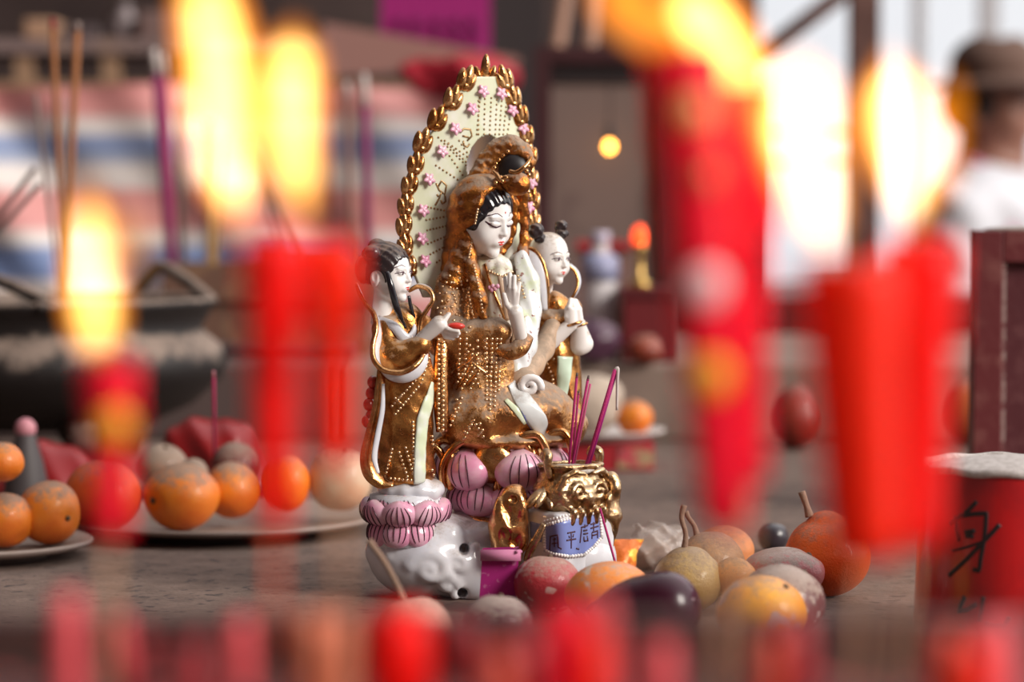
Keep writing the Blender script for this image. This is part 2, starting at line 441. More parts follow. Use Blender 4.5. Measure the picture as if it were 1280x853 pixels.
# ---------------------------------------------------------------- halo
def hal(a, py, lift=0.0):
    x = 607 + 82 * a - 25 * a * a; off = 36 + 58 * a - 10 * (1 - a * a)
    p_ = q(x, py, off)
    n = np.array([58, -(82 - 50 * a), 0.]); n[:2] /= np.hypot(n[0], n[1]); n = np.array([n[0], n[1], 0])
    return p_ + n * lift
PROF = [(70, 0), (80, .1), (95, .24), (110, .36), (125, .46), (150, .64), (180, .81), (215, .90), (245, .97), (290, 1.0), (320, .97), (345, .92), (362, .86), (400, .72)]
def hw(py): return float(np.interp(py, [a for a, b in PROF], [b for a, b in PROF]))
def plate(y0, y1, sc, lf, lb, top, hole=True, nu=120, nv=160):
    V = []; Fs = []; ix = {}
    ys = np.linspace(y0, y1, nv)
    for side, l in ((0, lf), (1, lb)):
        for j, y in enumerate(ys):
            w = max(.02, sc * hw(y) if y > top else 0.02)
            for i in range(nu):
                a = -w + 2 * w * i / (nu - 1)
                ix[side, j, i] = len(V); V.append(hal(a, y, l))
    def inh(j, i):
        y = ys[j]; w = sc * hw(y); a = -w + 2 * w * (i + .5) / (nu - 1)
        return hole and ((a - .02) / .30) ** 2 + ((y - 210) / 42) ** 2 < 1
    for j in range(nv - 1):
        for i in range(nu - 1):
            if inh(j, i): continue
            Fs.append((ix[0, j, i], ix[0, j + 1, i], ix[0, j + 1, i + 1], ix[0, j, i + 1]))
            Fs.append((ix[1, j, i], ix[1, j, i + 1], ix[1, j + 1, i + 1], ix[1, j + 1, i]))
            for (dj, di, e) in ((-1, 0, ((j, i), (j, i + 1))), (1, 0, ((j + 1, i + 1), (j + 1, i))), (0, -1, ((j + 1, i), (j, i))), (0, 1, ((j, i + 1), (j + 1, i + 1)))):
                jj, ii = j + dj, i + di
                if jj < 0 or ii < 0 or jj >= nv - 1 or ii >= nu - 1 or inh(jj, ii):
                    (p0, p1) = e; Fs.append((ix[0, p0[0], p0[1]], ix[0, p1[0], p1[1]], ix[1, p1[0], p1[1]], ix[1, p0[0], p0[1]]))
    return np.array(V), Fs
hm = plate(96, 372, .93, 3, -4, 90)
halo = mk('halo', S(hm), CREAM, statue)
ht = bvh(hm)
# gilded leaf border: clusters of three upright leaves, each cluster its own sub-part
def leaf(c, d, L, w, t, nrm):
    d = d / np.linalg.norm(d); lat = np.cross(d, nrm); lat /= np.linalg.norm(lat)
    V, Fs = uvs((0, 0, 0), (1, 1, 1), 10, 8)
    V = np.array([c + lat * (v[0] * w * (1 - .3 * v[2])) + nrm * (v[1] * t) + d * (v[2] * L) for v in V]); return V, Fs
for sgn, ysl in ((-1, (102, 126, 152, 180, 207, 233, 258, 283, 308, 334)), (1, (102, 124, 147, 171, 197, 224, 251, 278, 304))):
    for kk, y in enumerate(ysl):
        a = sgn * hw(y) * .97
        a2 = sgn * hw(y - 8) * .97
        c = hal(a, y, 3); t = hal(a2, y - 8, 3) - c; t /= np.linalg.norm(t)
        nrm = np.array([.6, -.8, 0])
        out = np.cross(t, nrm) * -sgn; 
        if out[0] * sgn < 0: out = -out
        ms = []
        big = 1.45 if 90 < y < 200 else 1.28
        for k, (da, L, w, o, s_) in enumerate(((.55, 10, 4.6, 5, -2), (.25, 12, 5, 1, 5), (-.15, 9, 4.4, -4, 3))):
            d = t * 1.0 + out * da + np.array([0, 0, .5])
            ms.append(leaf(c + out * o * big + t * s_, d, L * big, w * big, 6.5, nrm))
        ms.append(uvs(c - out * 2 - t * 6, (6.5, 6.5, 6.5), 10, 8))
        mk('gilt_leaf', S(merge(*ms)), GOLD, halo)
ms = [leaf(q(607, 84, 33), np.array([.05, 0, 1.]), 17, 6, 6, np.array([.6, -.8, 0])), leaf(q(597, 93, 31), np.array([-.3, 0, 1.]), 11, 5.5, 6, np.array([.6, -.8, 0])), leaf(q(615, 93, 36), np.array([.3, 0, 1.]), 12, 5.5, 6, np.array([.6, -.8, 0])), uvs(q(606, 102, 33), (9, 7, 10), 12, 8)]
mk('gilt_leaf', S(merge(*ms)), GOLD, halo)
# pink five-petalled flowers
for (x, y) in ((601, 114), (623, 117), (587, 136), (636, 138), (566, 161), (649, 160), (550, 189), (534, 224), (527, 263), (525, 298), (529, 326), (659, 228), (656, 259)):
    a = min(np.linspace(-1, 1, 200), key=lambda v: abs(607 + 82 * v - 25 * v * v - x))
    c = hal(a, y, 7); nrm = np.array([.6, -.75, .25]); e1 = np.array([.78, .62, 0]); e2 = np.cross(nrm, e1) * -1
    ms = [uvs(c, (3.2, 3.2, 3.2), 8, 6)]
    for k in range(5):
        t = 2 * PI * k / 5 + .4; d = e1 * math.cos(t) + e2 * math.sin(t)
        ms.append(leaf(c + d * 4.6, d, 4.8, 3.2, 2.2, nrm))
    mk('pink_flower', S(merge(*ms)), PINK, halo)
# rows of gilt beads radiating over the halo
bp = []
for x0, x1 in ((598, 598), (606, 605), (614, 612), (621, 619), (627, 624), (633, 629), (640, 634)): bp += line((x0, 122 + abs(x0 - 612) * .3), (x1, 168), 6)
for a, b in (((548, 172), (590, 214)), ((560, 180), (586, 206)), ((556, 176), (584, 196)), ((545, 207), (590, 236)), ((562, 195), (588, 233)), ((574, 176), (590, 200))): bp += line(a, b, 5.5)
for a, b in (((535, 259), (563, 265)), ((533, 275), (563, 270)), ((534, 288), (565, 281)), ((535, 305), (571, 290)), ((538, 318), (572, 300)), ((546, 328), (570, 312))): bp += line(a, b, 4.2)
bp += line((600, 122), (596, 168), 6)
mk('bead_trim', S(merge(*beads(ht, bp, 1.25))), mat('bead_brown_gold', (.36, .22, .10), .35, .7), halo)
gl = []
for s_ in ([(545, 229), (549, 238), (556, 243), (558, 232), (552, 226), (548, 233)], [(552, 240), (549, 248), (544, 257)], [(556, 243), (557, 252), (553, 255), (551, 250)], [(546, 243), (548, 246)],
           [(575, 166), (580, 161), (588, 162), (590, 170), (584, 176)], [(579, 176), (580, 182), (584, 184), (587, 180)], [(578, 170), (586, 172)]):
    r_ = stroke(ht, s_, 1.3)
    if r_: gl.append(r_)
for g_ in (gl[:4], gl[4:]): mk('gilt_character', S(merge(*g_)), MATS['bead_brown_gold'], halo)

# ---------------------------------------------------------------- seated goddess
def f_robe(Pt):
    d = smin(cap(Pt, q(608, 458, 4), q(606, 352, 2), 46, 30), cap(Pt, q(575, 354, -16), q(640, 350, 26), 19, 18), 14)
    d = smin(d, cap(Pt, q(565, 356, -22), q(556, 425, -46), 20, 23), 10)
    d = smin(d, cap(Pt, q(560, 425, -55), q(622, 415, -68), 22, 18), 10)
    d = smin(d, ell(Pt, q(600, 462, -50), (42, 26, 60)), 12)
    lap = smin(ell(Pt, q(632, 512, -8), (84, 74, 44)), ell(Pt, q(594, 522, -50), (46, 38, 36)), 18)
    lap = smin(lap, ell(Pt, q(694, 532, 6), (42, 44, 30)), 18)
    lap = smin(lap, ell(Pt, q(628, 548, -12), (84, 70, 16)), 10)
    d = smin(d, lap, 14)
    x, y, z = Pt
    d = d + 1.6 * np.sin(.16 * x + .1 * y + .05 * z) * np.clip((np.float32(q(600, 490)[2]) - z) / 40, 0, 1) + 1.3 * np.sin(.24 * (x - y) + .04 * z) * np.clip((z - np.float32(q(600, 520)[2])) / 40, 0, 1) * .6
    return d
rm = smesh(f_robe, q(520, 575, -140), q(745, 315, 90), 2.0)
robe = mk('goddess_robe', S(rm), GOLDD, statue)
def f_in(Pt):
    d = smin(ell(Pt, q(626, 374, -31), (21, 18, 42)), ell(Pt, q(615, 337, -10), (26, 21, 21)), 10)
    return d + .5 * np.sin(.5 * Pt[0]) 
im = smesh(f_in, q(585, 425, -80), q(665, 295, 30), 1.6)
inner = mk('white_collar', S(im), mat('ivory_flowered_glaze', (.80, .78, .72), .25, coat=.3, col2=(.70, .72, .52), c2s=110, c2=(.45, .6), spk=(260, (.42, .22, .16), .64, .68), dust=.5, dcol=ASH, dlo=.35, dhi=1.), robe)
def f_sl(Pt):
    d = chain(Pt, [q(652, 322, 6), q(660, 352, 2), q(661, 390, -8), q(657, 430, -22), q(643, 486, -44)], [9, 14, 15, 14, 9], 8)
    d = smin(d, chain(Pt, [q(655, 400, -18), q(651, 440, -34), q(640, 482, -48)], [13, 12, 8], 6), 8)
    return d + .7 * np.sin(.4 * Pt[0] + .15 * Pt[2])
slm = smesh(f_sl, q(622, 505, -80), q(690, 300, 40), 1.6)
mk('white_sleeve', S(slm), mat('pale_flowered_glaze', (.76, .78, .80), .2, coat=.4, col2=(.66, .74, .52), c2s=45, c2=(.5, .65), spk=(240, (.30, .14, .12), .645, .69)), robe)
# veil
def f_veil(Pt):
    d = chain(Pt, [q(588, 236, -8), q(583, 262, -18), q(583, 292, -24), q(577, 322, -26), q(568, 350, -28)], [15, 12, 11, 13, 19], 10)
    d = smin(d, chain(Pt, [q(585, 300, -30), q(590, 340, -42), q(600, 375, -58), q(604, 398, -64)], [8, 9, 9, 5], 6), 6)
    back = smax(ell(Pt, q(606, 270, 14), (42, 40, 60)), -ell(Pt, q(622, 285, -22), (44, 36, 60)), 6)
    d = smin(d, back, 8)
    d = smin(d, chain(Pt, [q(652, 238, 18), q(655, 270, 24), q(656, 300, 22), q(652, 325, 14)], [9, 6, 6, 9], 6), 5)
    d = smin(d, ell(Pt, q(577, 263, -10), (14, 15, 25)), 3)
    return d + .6 * np.sin(.35 * Pt[2] + .2 * Pt[0])
vm = smesh(f_veil, q(545, 415, -100), q(680, 195, 80), 1.7)
veil = mk('veil', S(vm), BRONZE, robe)
def f_crown(Pt):
    d = chain(Pt, [q(598, 238, -8), q(603, 220, -6), q(611, 203, -2), q(624, 189, -3), q(639, 184, -8), q(652, 191, -14), q(661, 203, -20), q(662, 209, -22)], [15, 15, 15, 15, 14, 12, 7, 4], 7)
    d = smin(d, chain(Pt, [q(596, 240, -24), q(612, 237, -34), q(628, 228, -40), q(640, 232, -42)], [9, 9, 8, 8], 5), 5)
    d = smax(d, -ell(Pt, q(645, 211, -40), (20, 26, 19)), 4)
    d = d - 1.1 * wob(Pt, .45, 2)
    return d
cm = smesh(f_crown, q(560, 262, -75), q(682, 155, 40), 1.5)
crown = mk('crown', S(cm), mat('dusty_amber_gold', (.55, .22, .05), .28, .75, bump=.6, bscale=420, col2=(.28, .10, .03), c2s=90, c2=(.4, .6), dust=1., dcol=(.40, .29, .21), dlo=.12, dhi=.6, dscale=150), robe)
med = smesh(lambda Pt: smin(ell(Pt, q(646, 230, -48), (17, 12, 15)), ell(Pt, q(634, 229, -46), (9, 8, 9)), 4) - .6 * wob(Pt, .4), q(612, 250, -70), q(672, 205, -20), 1.3)
mk('crown_medallion', S(med), BRONZE, robe)
cr = [tube([q(637, 214, -50), q(645, 216, -54), q(653, 211, -54), q(660, 204, -50), q(664, 196, -44)], [2.5, 3.2, 3, 2.6, 2], 8, 1, None, 5),
      tube([q(641, 229, -52), q(632, 222, -52), q(627, 227, -50), q(621, 219, -46), q(616, 214, -42)], [2.5, 3.4, 3.4, 3, 2], 8, 1, None, 5),
      tube([q(593, 241, -36), q(600, 246, -38), q(608, 246, -40), q(612, 240, -40)], [2, 3, 3, 2], 8, 1, None, 5),
      tube([q(604, 228, -32), q(610, 233, -36), q(613, 227, -36)], [2, 3, 2], 8, 1, None, 5)]
for x, y, o in ((620, 205, -26), (624, 200, -26), (629, 195, -28), (635, 190, -30), (626, 222, -46), (618, 210, -34), (660, 208, -38), (658, 214, -46), (661, 219, -44), (658, 226, -50), (654, 236, -46), (660, 240, -34), (650, 242, -46), (628, 227, -54), (620, 229, -50)): cr.append(uvs(q(x, y, o), (3, 3, 3), 8, 6))
mk('crown_scroll', S(merge(*cr)), GOLD, robe)
mk('hair_knot', S(uvs(q(643, 213, -20), (20, 12, 21), 16, 12)), mat('matt_black_hair', (.012, .009, .011), .45), robe)
# head
G = Head(q(634, 294, -43), 94, 50, 17, -3, 0, 0)
gh = mk('goddess_head', S(G.w(G.m)), SKIN, statue)
G.paint(gh)
dt, _n = None, None
h_, n_, _, _ = G.t.ray_cast(Vector((0, -2, .165)), Vector((0, 1, 0)))
mk('brow_dot', S(G.w(uvs(np.array(h_), (.012, .006, .016), 8, 6))), REDP, gh)
def hairf(cut=(0, -.43, -.10), cr=(.335, .42, .40), low=-.28, back=.36):
    def f(Pt):
        d = ell(Pt, (0, .06, .1), (.375, .43, .42))
        d = smin(d, ell(Pt, (0, .1, -.05), (.36, .38, .34)), .1)
        d = smax(d, -ell(Pt, cut, cr), .03)
        d = smax(d, -(Pt[2] - low), .03)
        return d + .006 * np.sin(60 * Pt[0] + 20 * Pt[2])
    return f
hood = smesh(lambda Pt: smax(smax(smin(ell(Pt, (0, .065, .09), (.425, .465, .47)), cap(Pt, (0, .13, -.05), (-.03, .18, -.75), .36, .31), .12), -ell(Pt, (0, -.12, -.2), (.35, .42, .62)), .02), -(Pt[1] + .17 - .16 * np.clip(-Pt[2], 0, 1)), .03) + .008 * np.sin(30 * Pt[2] + 14 * Pt[1]), (-.6, -.6, -1.1), (.6, .8, .7), .02)
hoodw = G.w(hood)
mk('hood', S(hoodw), BRONZE, robe)
hh = smesh(hairf((0, -.42, -.10), (.325, .42, .385), -.14), (-.5, -.5, -.5), (.5, .6, .6), .018)
mk('goddess_hair', S(G.w(hh)), BLACK, gh)
lk = tube([G.pt((-.30, -.20, .14)), G.pt((-.335, -.13, .0)), G.pt((-.325, -.13, -.10))], [4.5, 3, .8], 8, .6, None, 4)
mk('hair_lock', S(lk), BLACK, gh)
# raised hand
def hand(wrist, palm, tips, thumb, rw, rf):
    def f(Pt):
        d = cap(Pt, wrist, palm, rw * .8, rw)
        for k, tp in enumerate(tips):
            b = palm + (tp[0] - palm) * .45
            d = smin(d, chain(Pt, [palm + (b - palm) * .4, b] + list(tp), [rf * 1.2, rf * 1.1] + [rf * (1 - .12 * i) for i in range(len(tp))]), 1.6)
        d = smin(d, chain(Pt, [palm - (palm - wrist) * .1] + list(thumb), [rf * 1.4, rf * 1.2, rf * .9]), 2)
        return d
    pts = [wrist, palm] + [p_ for t in tips for p_ in t] + list(thumb)
    return sm_at(f, pts, rw * 1.6, .9)
hg = hand(q(653, 428, -70), q(644, 390, -86), [[q(633, 362, -88), q(631.5, 348, -84)], [q(637.5, 360, -92), q(637, 343, -90)], [q(642.5, 361, -94), q(643, 346, -92)], [q(647, 366, -92), q(649, 354, -90)]],
          [q(633, 380, -92), q(630, 368, -94)], 9.5, 3.0)
mk('raised_hand', S(hg), SKIND, robe)
cf = tube([q(622, 436, -70), q(638, 440, -76), q(650, 434, -76), q(660, 420, -68)], [7, 11, 12, 8], 14, .8, None, 5)
mk('cuff', S(cf), GOLDD, robe)
# lap cloth, hanging trims, beads
RT = bvh(rm)
sash = []
for pts, r, m_, nm in (([(640, 478), (655, 502), (672, 526), (680, 540)], [10, 12, 12, 9], mat('pale_blue_white_glaze', (.72, .75, .76), .2, coat=.3, dust=.6, dcol=ASH, dlo=.3, dhi=.9), 'lap_cloth'),
                       ([(645, 497), (653, 510), (662, 528), (667, 538)], [3.2, 4, 4, 2], mat('violet_blue_glaze', (.22, .26, .60), .25, coat=.3), 'blue_stripe'),
                       ([(632, 500), (645, 513), (656, 530)], [3, 4, 2], GREENY, 'green_stripe')):
    st_ = stroke(RT, pts, r, .22, 1.0 if nm != 'lap_cloth' else 0, 10)
    if st_: mk(nm, S(st_), m_, robe)
for (x0, dx, o0) in ((551, 1, -72),):
    tr = tube([q(553, 424, -70), q(551, 460, -80), q(551, 500, -84), q(553, 540, -84)], [9, 9.5, 10, 8], 12, .7, None, 5)
    mk('hanging_trim', S(tr), GOLD, robe)
    tt = bvh(tr)
    for l_ in (line((548, 425), (548, 536), 6.2), line((554.5, 428), (553.5, 538), 6.2)): mk('bead_trim', S(merge(*beads(tt, l_, 2.0))), BEAD, robe)
pp = []
for x in (575, 583): pp += line((x, 424), (x - 2, 468), 6.5)
for x, y1 in ((608, 500), (615, 512), (621, 508), (626, 488)): pp += line((x, 424), (x - 3 if x > 612 else x, y1), 6)
for y in (426, 434, 442, 449): pp += line((597, y), (606, y), 7)
pp += line((590, 448), (572, 478), 6) + line((596, 455), (577, 486), 6) + line((600, 462), (588, 486), 6) + line((606, 466), (612, 470), 6)
pp += [(587, 432), (591, 437), (585, 440), (590, 443), (597, 480), (571, 500), (574, 506), (577, 498), (569, 512), (566, 520), (581, 540), (586, 534), (590, 528), (600, 530), (603, 538), (598, 544), (579, 548)]
for a, b in (((581, 547), (592, 526)), ((592, 526), (604, 546)), ((563, 532), (575, 505))): pp += line(a, b, 6)
mk('bead_trim', S(merge(*beads(RT, pp, 1.9))), BEAD, robe)
kn = [stroke(RT, s_, r_, .8, 0) for s_, r_ in (([(565, 466), (578, 458), (588, 452), (597, 442)], 2.4), ([(588, 453), (598, 460), (609, 468)], 2.4), ([(590, 456), (582, 472), (570, 486)], 2.2), ([(600, 462), (590, 476), (583, 482)], 2.2))]
mk('sash_knot', S(merge(*[k for k in kn if k])), GOLD, robe)
VT = bvh(vm, rm, hoodw)
vb = [(548 + 9 * i + 4 * (j % 2) + 1.5 * math.sin(i * 7 + j), 352 + 8 * j + 1.5 * math.sin(i + 5 * j)) for i in range(5) for j in range(9)] + line((597, 262), (590, 300), 3.6) + line((590, 300), (586, 322), 3.6) + line((592, 332), (598, 358), 4) + line((598, 358), (603, 390), 4.5) + line((584, 362), (592, 398), 4.5) + line((562, 345), (574, 395), 9) + line((572, 340), (582, 372), 9)
mk('bead_trim', S(merge(*beads(VT, vb, 1.6))), BEAD, robe)
CT = bvh(im, slm)
cb = line((648, 345), (656, 372), 5)
mk('bead_trim', S(merge(*beads(CT, cb, 1.5))), BEAD, robe)
cb = line((608, 338), (628, 346), 3.6) + line((628, 346), (640, 340), 3.6)
mk('bead_trim', S(merge(*beads(CT, cb, 1.5))), BEAD, robe)
lpl = stroke(CT, [(606, 330), (612, 350), (620, 372), (632, 400)], 2.0, .7)
if lpl: mk('gilt_lapel', S(lpl), GOLD, robe)
lpl = stroke(CT, [(624, 344), (629, 362), (632, 380), (634, 400)], [2, 4.5, 5, 4], .5)
if lpl: mk('folded_lapel', S(lpl), MATS['dusty_tan_glaze'], robe)
fl = beads(CT, [(616, 358), (619, 361), (615, 363), (612, 360), (622, 358)], 2.6)
if fl: mk('pink_flower', S(merge(*fl)), PINK, robe)
# dusty scroll-ended sleeve on the knee
def f_scr(Pt):
    d = chain(Pt, [q(690, 408, 28), q(678, 436, 16), q(664, 456, -12), q(650, 473, -40)], [11, 14, 15, 16], 8)
    return smin(d, ell(Pt, q(656, 483, -48), (24, 15, 18)), 6)
mk('scroll_sleeve', S(smesh(f_scr, q(618, 516, -90), q(715, 385, 60), 1.7)), MATS['dusty_tan_glaze'], robe)
sp = [q(662 + 15 * (1 - k / 26) * math.cos(.4 - 3.4 * PI * k / 26), 483 + 13 * (1 - k / 26) * math.sin(.4 - 3.4 * PI * k / 26), -63) for k in range(25)]
mk('scroll_curl', S(tube(sp, [5] * 20 + [4, 4, 3, 3, 2], 10)), SKIN, robe)

# ---------------------------------------------------------------- attendants
def ribbon(parent, pts, rad, w, mm=None, edge=True, name='ribbon', flat=.3):
    sp_ = catmull(pts, 7); r_ = np.interp(np.linspace(0, len(pts) - 1, len(sp_)), range(len(pts)), rad if not np.isscalar(rad) else [rad] * len(pts))
    o = mk(name, S(tube(sp_, r_, 12, flat, w)), mm or PORC, parent)
    if edge:
        T = np.gradient(np.array(sp_), axis=0); T /= np.linalg.norm(T, axis=1)[:, None]
        W = np.array([np.asarray(w, float) - t * (np.asarray(w, float) @ t) for t in T]); W /= np.linalg.norm(W, axis=1)[:, None] + 1e-9
        for s in edge if isinstance(edge, tuple) else (1,):
            mk('ribbon_edge', S(tube(np.array(sp_) + W * (r_ * s * .86)[:, None], np.minimum(r_ * .42, 3.6), 8)), GOLD, parent)
    return o
LO = -88
def f_left(Pt):
    d = smin(cap(Pt, q(505, 402, LO), q(508, 470, LO), 24, 32), cap(Pt, q(484, 412, -104), q(527, 408, -72), 15), 10)
    d = smin(d, cap(Pt, q(508, 470, LO), q(508, 590, -86), 32, 34), 10)
    d = smin(d, cap(Pt, q(481, 414, -108), q(487, 445, -118), 16, 18), 8)
    d = smin(d, ell(Pt, q(498, 452, -122), (28, 16, 24)), 8)
    d = smin(d, cap(Pt, q(500, 448, -124), q(526, 432, -128), 17, 13), 8)
    d = smin(d, ell(Pt, q(507, 588, -86), (37, 33, 14)), 8)
    x, y, z = Pt
    d = d + 1.4 * np.sin(.22 * x - .1 * y) * np.clip((np.float32(q(500, 520)[2]) - z) / 25, 0, 1) + .35 * np.sin(.25 * x + .3 * z)
    return smax(d, -(z - np.float32(q(500, 606, -100)[2])), 3)
lm = smesh(f_left, q(445, 625, -160), q(560, 375, -30), 1.8)
left = mk('attendant_in_ribbons', S(lm), GOLDD if False else mat('worn_gold_glaze', (.66, .31, .09), .26, .95, bump=.3, bscale=280, col2=(.36, .14, .04), c2s=70, c2=(.42, .6), dust=.85, dcol=(.46, .36, .28), dlo=.4, dhi=.85), statue)
tag(left, 'attendant with long black hair locks on the small lotus')
LT = bvh(lm)
mk('underskirt', S(smesh(lambda Pt: smin(ell(Pt, q(514, 612, -86), (42, 36, 17)), cap(Pt, q(530, 606, -104), q(536, 618, -106), 8, 10), 8) + .8 * np.sin(.3 * Pt[0]), q(460, 640, -140), q(575, 585, -30), 1.8)), PORC, left)
LH = Head(q(514.5, 351, -118), 72, 62, 3, -2)
lh = mk('attendant_head', S(LH.w(LH.m)), SKIN, left); LH.paint(left, True)
lhh = smesh(lambda Pt: smin(smin(smax(hairf((0, -.42, -.14), (.34, .42, .42), -.2)(Pt), -ell(Pt, (-.36, .02, -.12), (.16, .13, .17)), .03), ell(Pt, (-.2, .2, .3), (.17, .2, .16)), .05), ell(Pt, (.02, .25, .42), (.16, .16, .14)), .05), (-.6, -.6, -.5), (.6, .7, .7), .02)
mk('attendant_hair', S(LH.w(lhh)), BLACKD, left)
mk('hair_ornament', S(LH.w(uvs((-.22, .34, .05), (.2, .16, .26), 16, 12))), mat('dark_red_glaze', (.28, .03, .02), .25, coat=.3), left)
mk('hair_bun', S(LH.w(uvs((-.34, .12, .34), (.15, .15, .13), 16, 12))), BLACKD, left)
mk('hair_lock', S(tube([q(484, 340, -138), q(489, 358, -142), q(496, 385, -138), q(507, 410, -122)], [3, 4.2, 4.2, 1.5], 8, .7, None, 6)), BLACK, left)
mk('hair_lock', S(tube([q(511, 370, -110), q(514, 385, -108), q(520, 402, -104)], [2.4, 3, 1.5], 8, .7, None, 6)), BLACK, left)
mk('collar', S(tube([q(472, 398, -112), q(492, 408, -122), q(508, 424, -122), q(518, 412, -108), q(512, 392, -92)], [4, 6, 7, 6, 4], 10, .5, None, 6)), PORC, left)
Y = (0, 1, 0.2)
ribbon(left, [q(512, 362, -84), q(524, 357, -88), q(537, 362, -94), q(541, 374, -98), q(534, 386, -100), q(527, 398, -100), q(524, 416, -104), q(522, 432, -112)], [6, 7, 7, 7, 7, 7, 6, 4], Y, None, (-1,))
ribbon(left, [q(446, 354, -96), q(451, 368, -100), q(461, 385, -108), q(471, 398, -116), q(474, 416, -126), q(470, 436, -134), q(472, 454, -140), q(484, 468, -143), q(503, 472, -143), q(520, 465, -140), q(530, 452, -134), q(533, 438, -126)], [3, 6, 7, 8, 8, 8, 9, 9, 9, 9, 7, 4], (.5, .6, -.7), None, (-1,))
ribbon(left, [q(476, 462, -122), q(475, 486, -122), q(471, 512, -122), q(463, 545, -122), q(458, 572, -122), q(463, 592, -122), q(477, 604, -120), q(492, 606, -120)], [5, 7, 7, 8, 9, 10, 9, 4], (.8, .5, .3), GOLD, False, 'long_ribbon', .5)
ribbon(left, [q(479, 480, -130), q(478, 512, -130), q(472, 545, -131), q(468, 572, -132), q(473, 592, -132)], [2, 3.5, 4, 4, 2], (.8, .5, .3), PORC, False, 'ribbon_lining', .5)
pan = stroke(LT, [(540, 478), (536, 500), (528, 525), (525, 560), (524, 604)], [4, 10, 9, 9, 9], .3, .6, 10)
if pan: mk('green_panel', S(pan), GREENY, left)
dbl = []
for a, b in (((536, 448), (526, 480)), ((526, 480), (494, 518)), ((530, 444), (519, 476)), ((519, 476), (490, 508)), ((483, 598), (519, 601)), ((490, 562), (482, 596)), ((499, 566), (509, 596)), ((507, 560), (516, 592)),
             ((494, 498), (500, 504)), ((502, 494), (497, 500)), ((516, 528), (517, 590)), ((540, 546), (541, 556)), ((545, 545), (546, 560)), ((540, 588), (544, 600)), ((546, 584), (546, 600))): dbl += line(a, b, 5.2)
mk('bead_trim', S(merge(*beads(LT, dbl, 1.8))), BEAD, left)
fa = hand(q(527, 424, -128), q(549, 405, -134), [[q(560, 411, -138), q(572, 414, -138)], [q(561, 415, -134), q(573, 417, -134)], [q(560, 418, -130), q(571, 420, -130)], [q(557, 421, -128), q(566, 423, -127)]], [q(556, 399, -136), q(561, 393, -134)], 10, 3.2)
mk('offering_hand', S(fa), SKIND, left)
mk('red_offering', S(uvs(q(570, 408, -136), (11, 6, 4.6), 16, 10)), REDP, left)
for x, y in ((464, 492), (461, 506), (464, 520), (459, 527), (466, 478)): mk('red_bead', S(uvs(q(x, y, -96), (7, 7, 8), 12, 8)), MATS['dark_red_glaze'], left)
LC = q(507, 640, -84)
lot = mk('attendant_lotus', S(lathe([(28, -44), (40, -40), (44, -28), (40, -8), (46, 10), (44, 22), (25, 26)], LC, 36)), PORC, statue)
for k in range(8):
    a = math.radians(-98 + 45 * k); o = np.array([math.sin(a), -math.cos(a), 0])
    add_petal(lot, q(507, 639, -84) + 42 * o, a, 46, 34, 14, math.radians(30), .1)
for k in range(9):
    a = math.radians(-80 + 40 * k); o = np.array([math.sin(a), -math.cos(a), 0])
    add_petal(lot, q(507, 630, -84) + 34 * o, a, 40, 26, 13, math.radians(10), .2)
for k in range(8):
    a = math.radians(-60 + 45 * k); o = np.array([math.sin(a), -math.cos(a), 0])
    add_petal(lot, q(507, 664, -84) + 35 * o, a, 44, 36, 13, math.radians(-18), -.1)
RO = 62
def f_right(Pt):
    d = smin(cap(Pt, q(694, 384, RO), q(698, 440, RO), 20, 25), cap(Pt, q(672, 392, 52), q(716, 386, 80), 13), 8)
    d = smin(d, cap(Pt, q(698, 440, RO), q(702, 530, RO), 25, 32), 8)
    d = smin(d, cap(Pt, q(671, 392, 46), q(684, 424, 34), 13, 15), 6)
    return d + 1.2 * np.sin(.28 * Pt[0] + .1 * Pt[2])
rmm = smesh(f_right, q(640, 560, 10), q(750, 360, 115), 1.8)
right = mk('attendant_in_prayer', S(rmm), MATS['worn_gold_glaze'], statue)
tag(right, 'attendant child with two hair knots and hands pressed together')
RTT = bvh(rmm)
RH = Head(q(708.5, 333, 36), 66, 47, 6, 0, .02)
rh = mk('attendant_head', S(RH.w(RH.m)), SKIND, right); RH.paint(right, True)
for c, r in (((-.30, .05, .38), (.12, .12, .11)), ((-.42, .03, .52), (.15, .15, .15)), ((.28, .0, .46), (.15, .12, .09)), ((.30, .05, .60), (.13, .12, .12))):
    mk('hair_knot', S(RH.w(smesh(lambda Pt: ell(Pt, c, r) + .012 * np.sin(40 * Pt[0] + 30 * Pt[2]), np.array(c) - .22, np.array(c) + .22, .02))), BLACKD, right)
tanm = MATS['dusty_tan_glaze']
ribbon(right, [q(640, 322, 50), q(652, 316, 44), q(666, 322, 38), q(675, 340, 34), q(679, 362, 32), q(682, 388, 34)], [5, 8, 9, 8, 7, 4], (.7, .2, .6), PORC, (1,), 'ribbon', .35)
ribbon(right, [q(648, 332, 52), q(650, 350, 50), q(655, 372, 48), q(662, 390, 46)], [6, 9, 10, 8], (.9, .5, 0), PORC, False, 'ribbon_lining', .3)
ribbon(right, [q(712, 331, 70), q(721, 340, 72), q(724, 354, 70), q(719, 368, 66), q(710, 378, 62)], [4, 5, 5, 5, 4], (.4, .8, .2), PORC, (-1,))
mk('collar', S(smesh(lambda Pt: smax(ell(Pt, q(692, 398, 48), (32, 24, 15)), -ell(Pt, q(694, 372, 50), (22, 20, 20)), 4) - .8 * wob(Pt, .4), q(650, 425, 0), q(735, 375, 100), 1.5)), GOLDD, right)
pc = q(717, 392, 26)
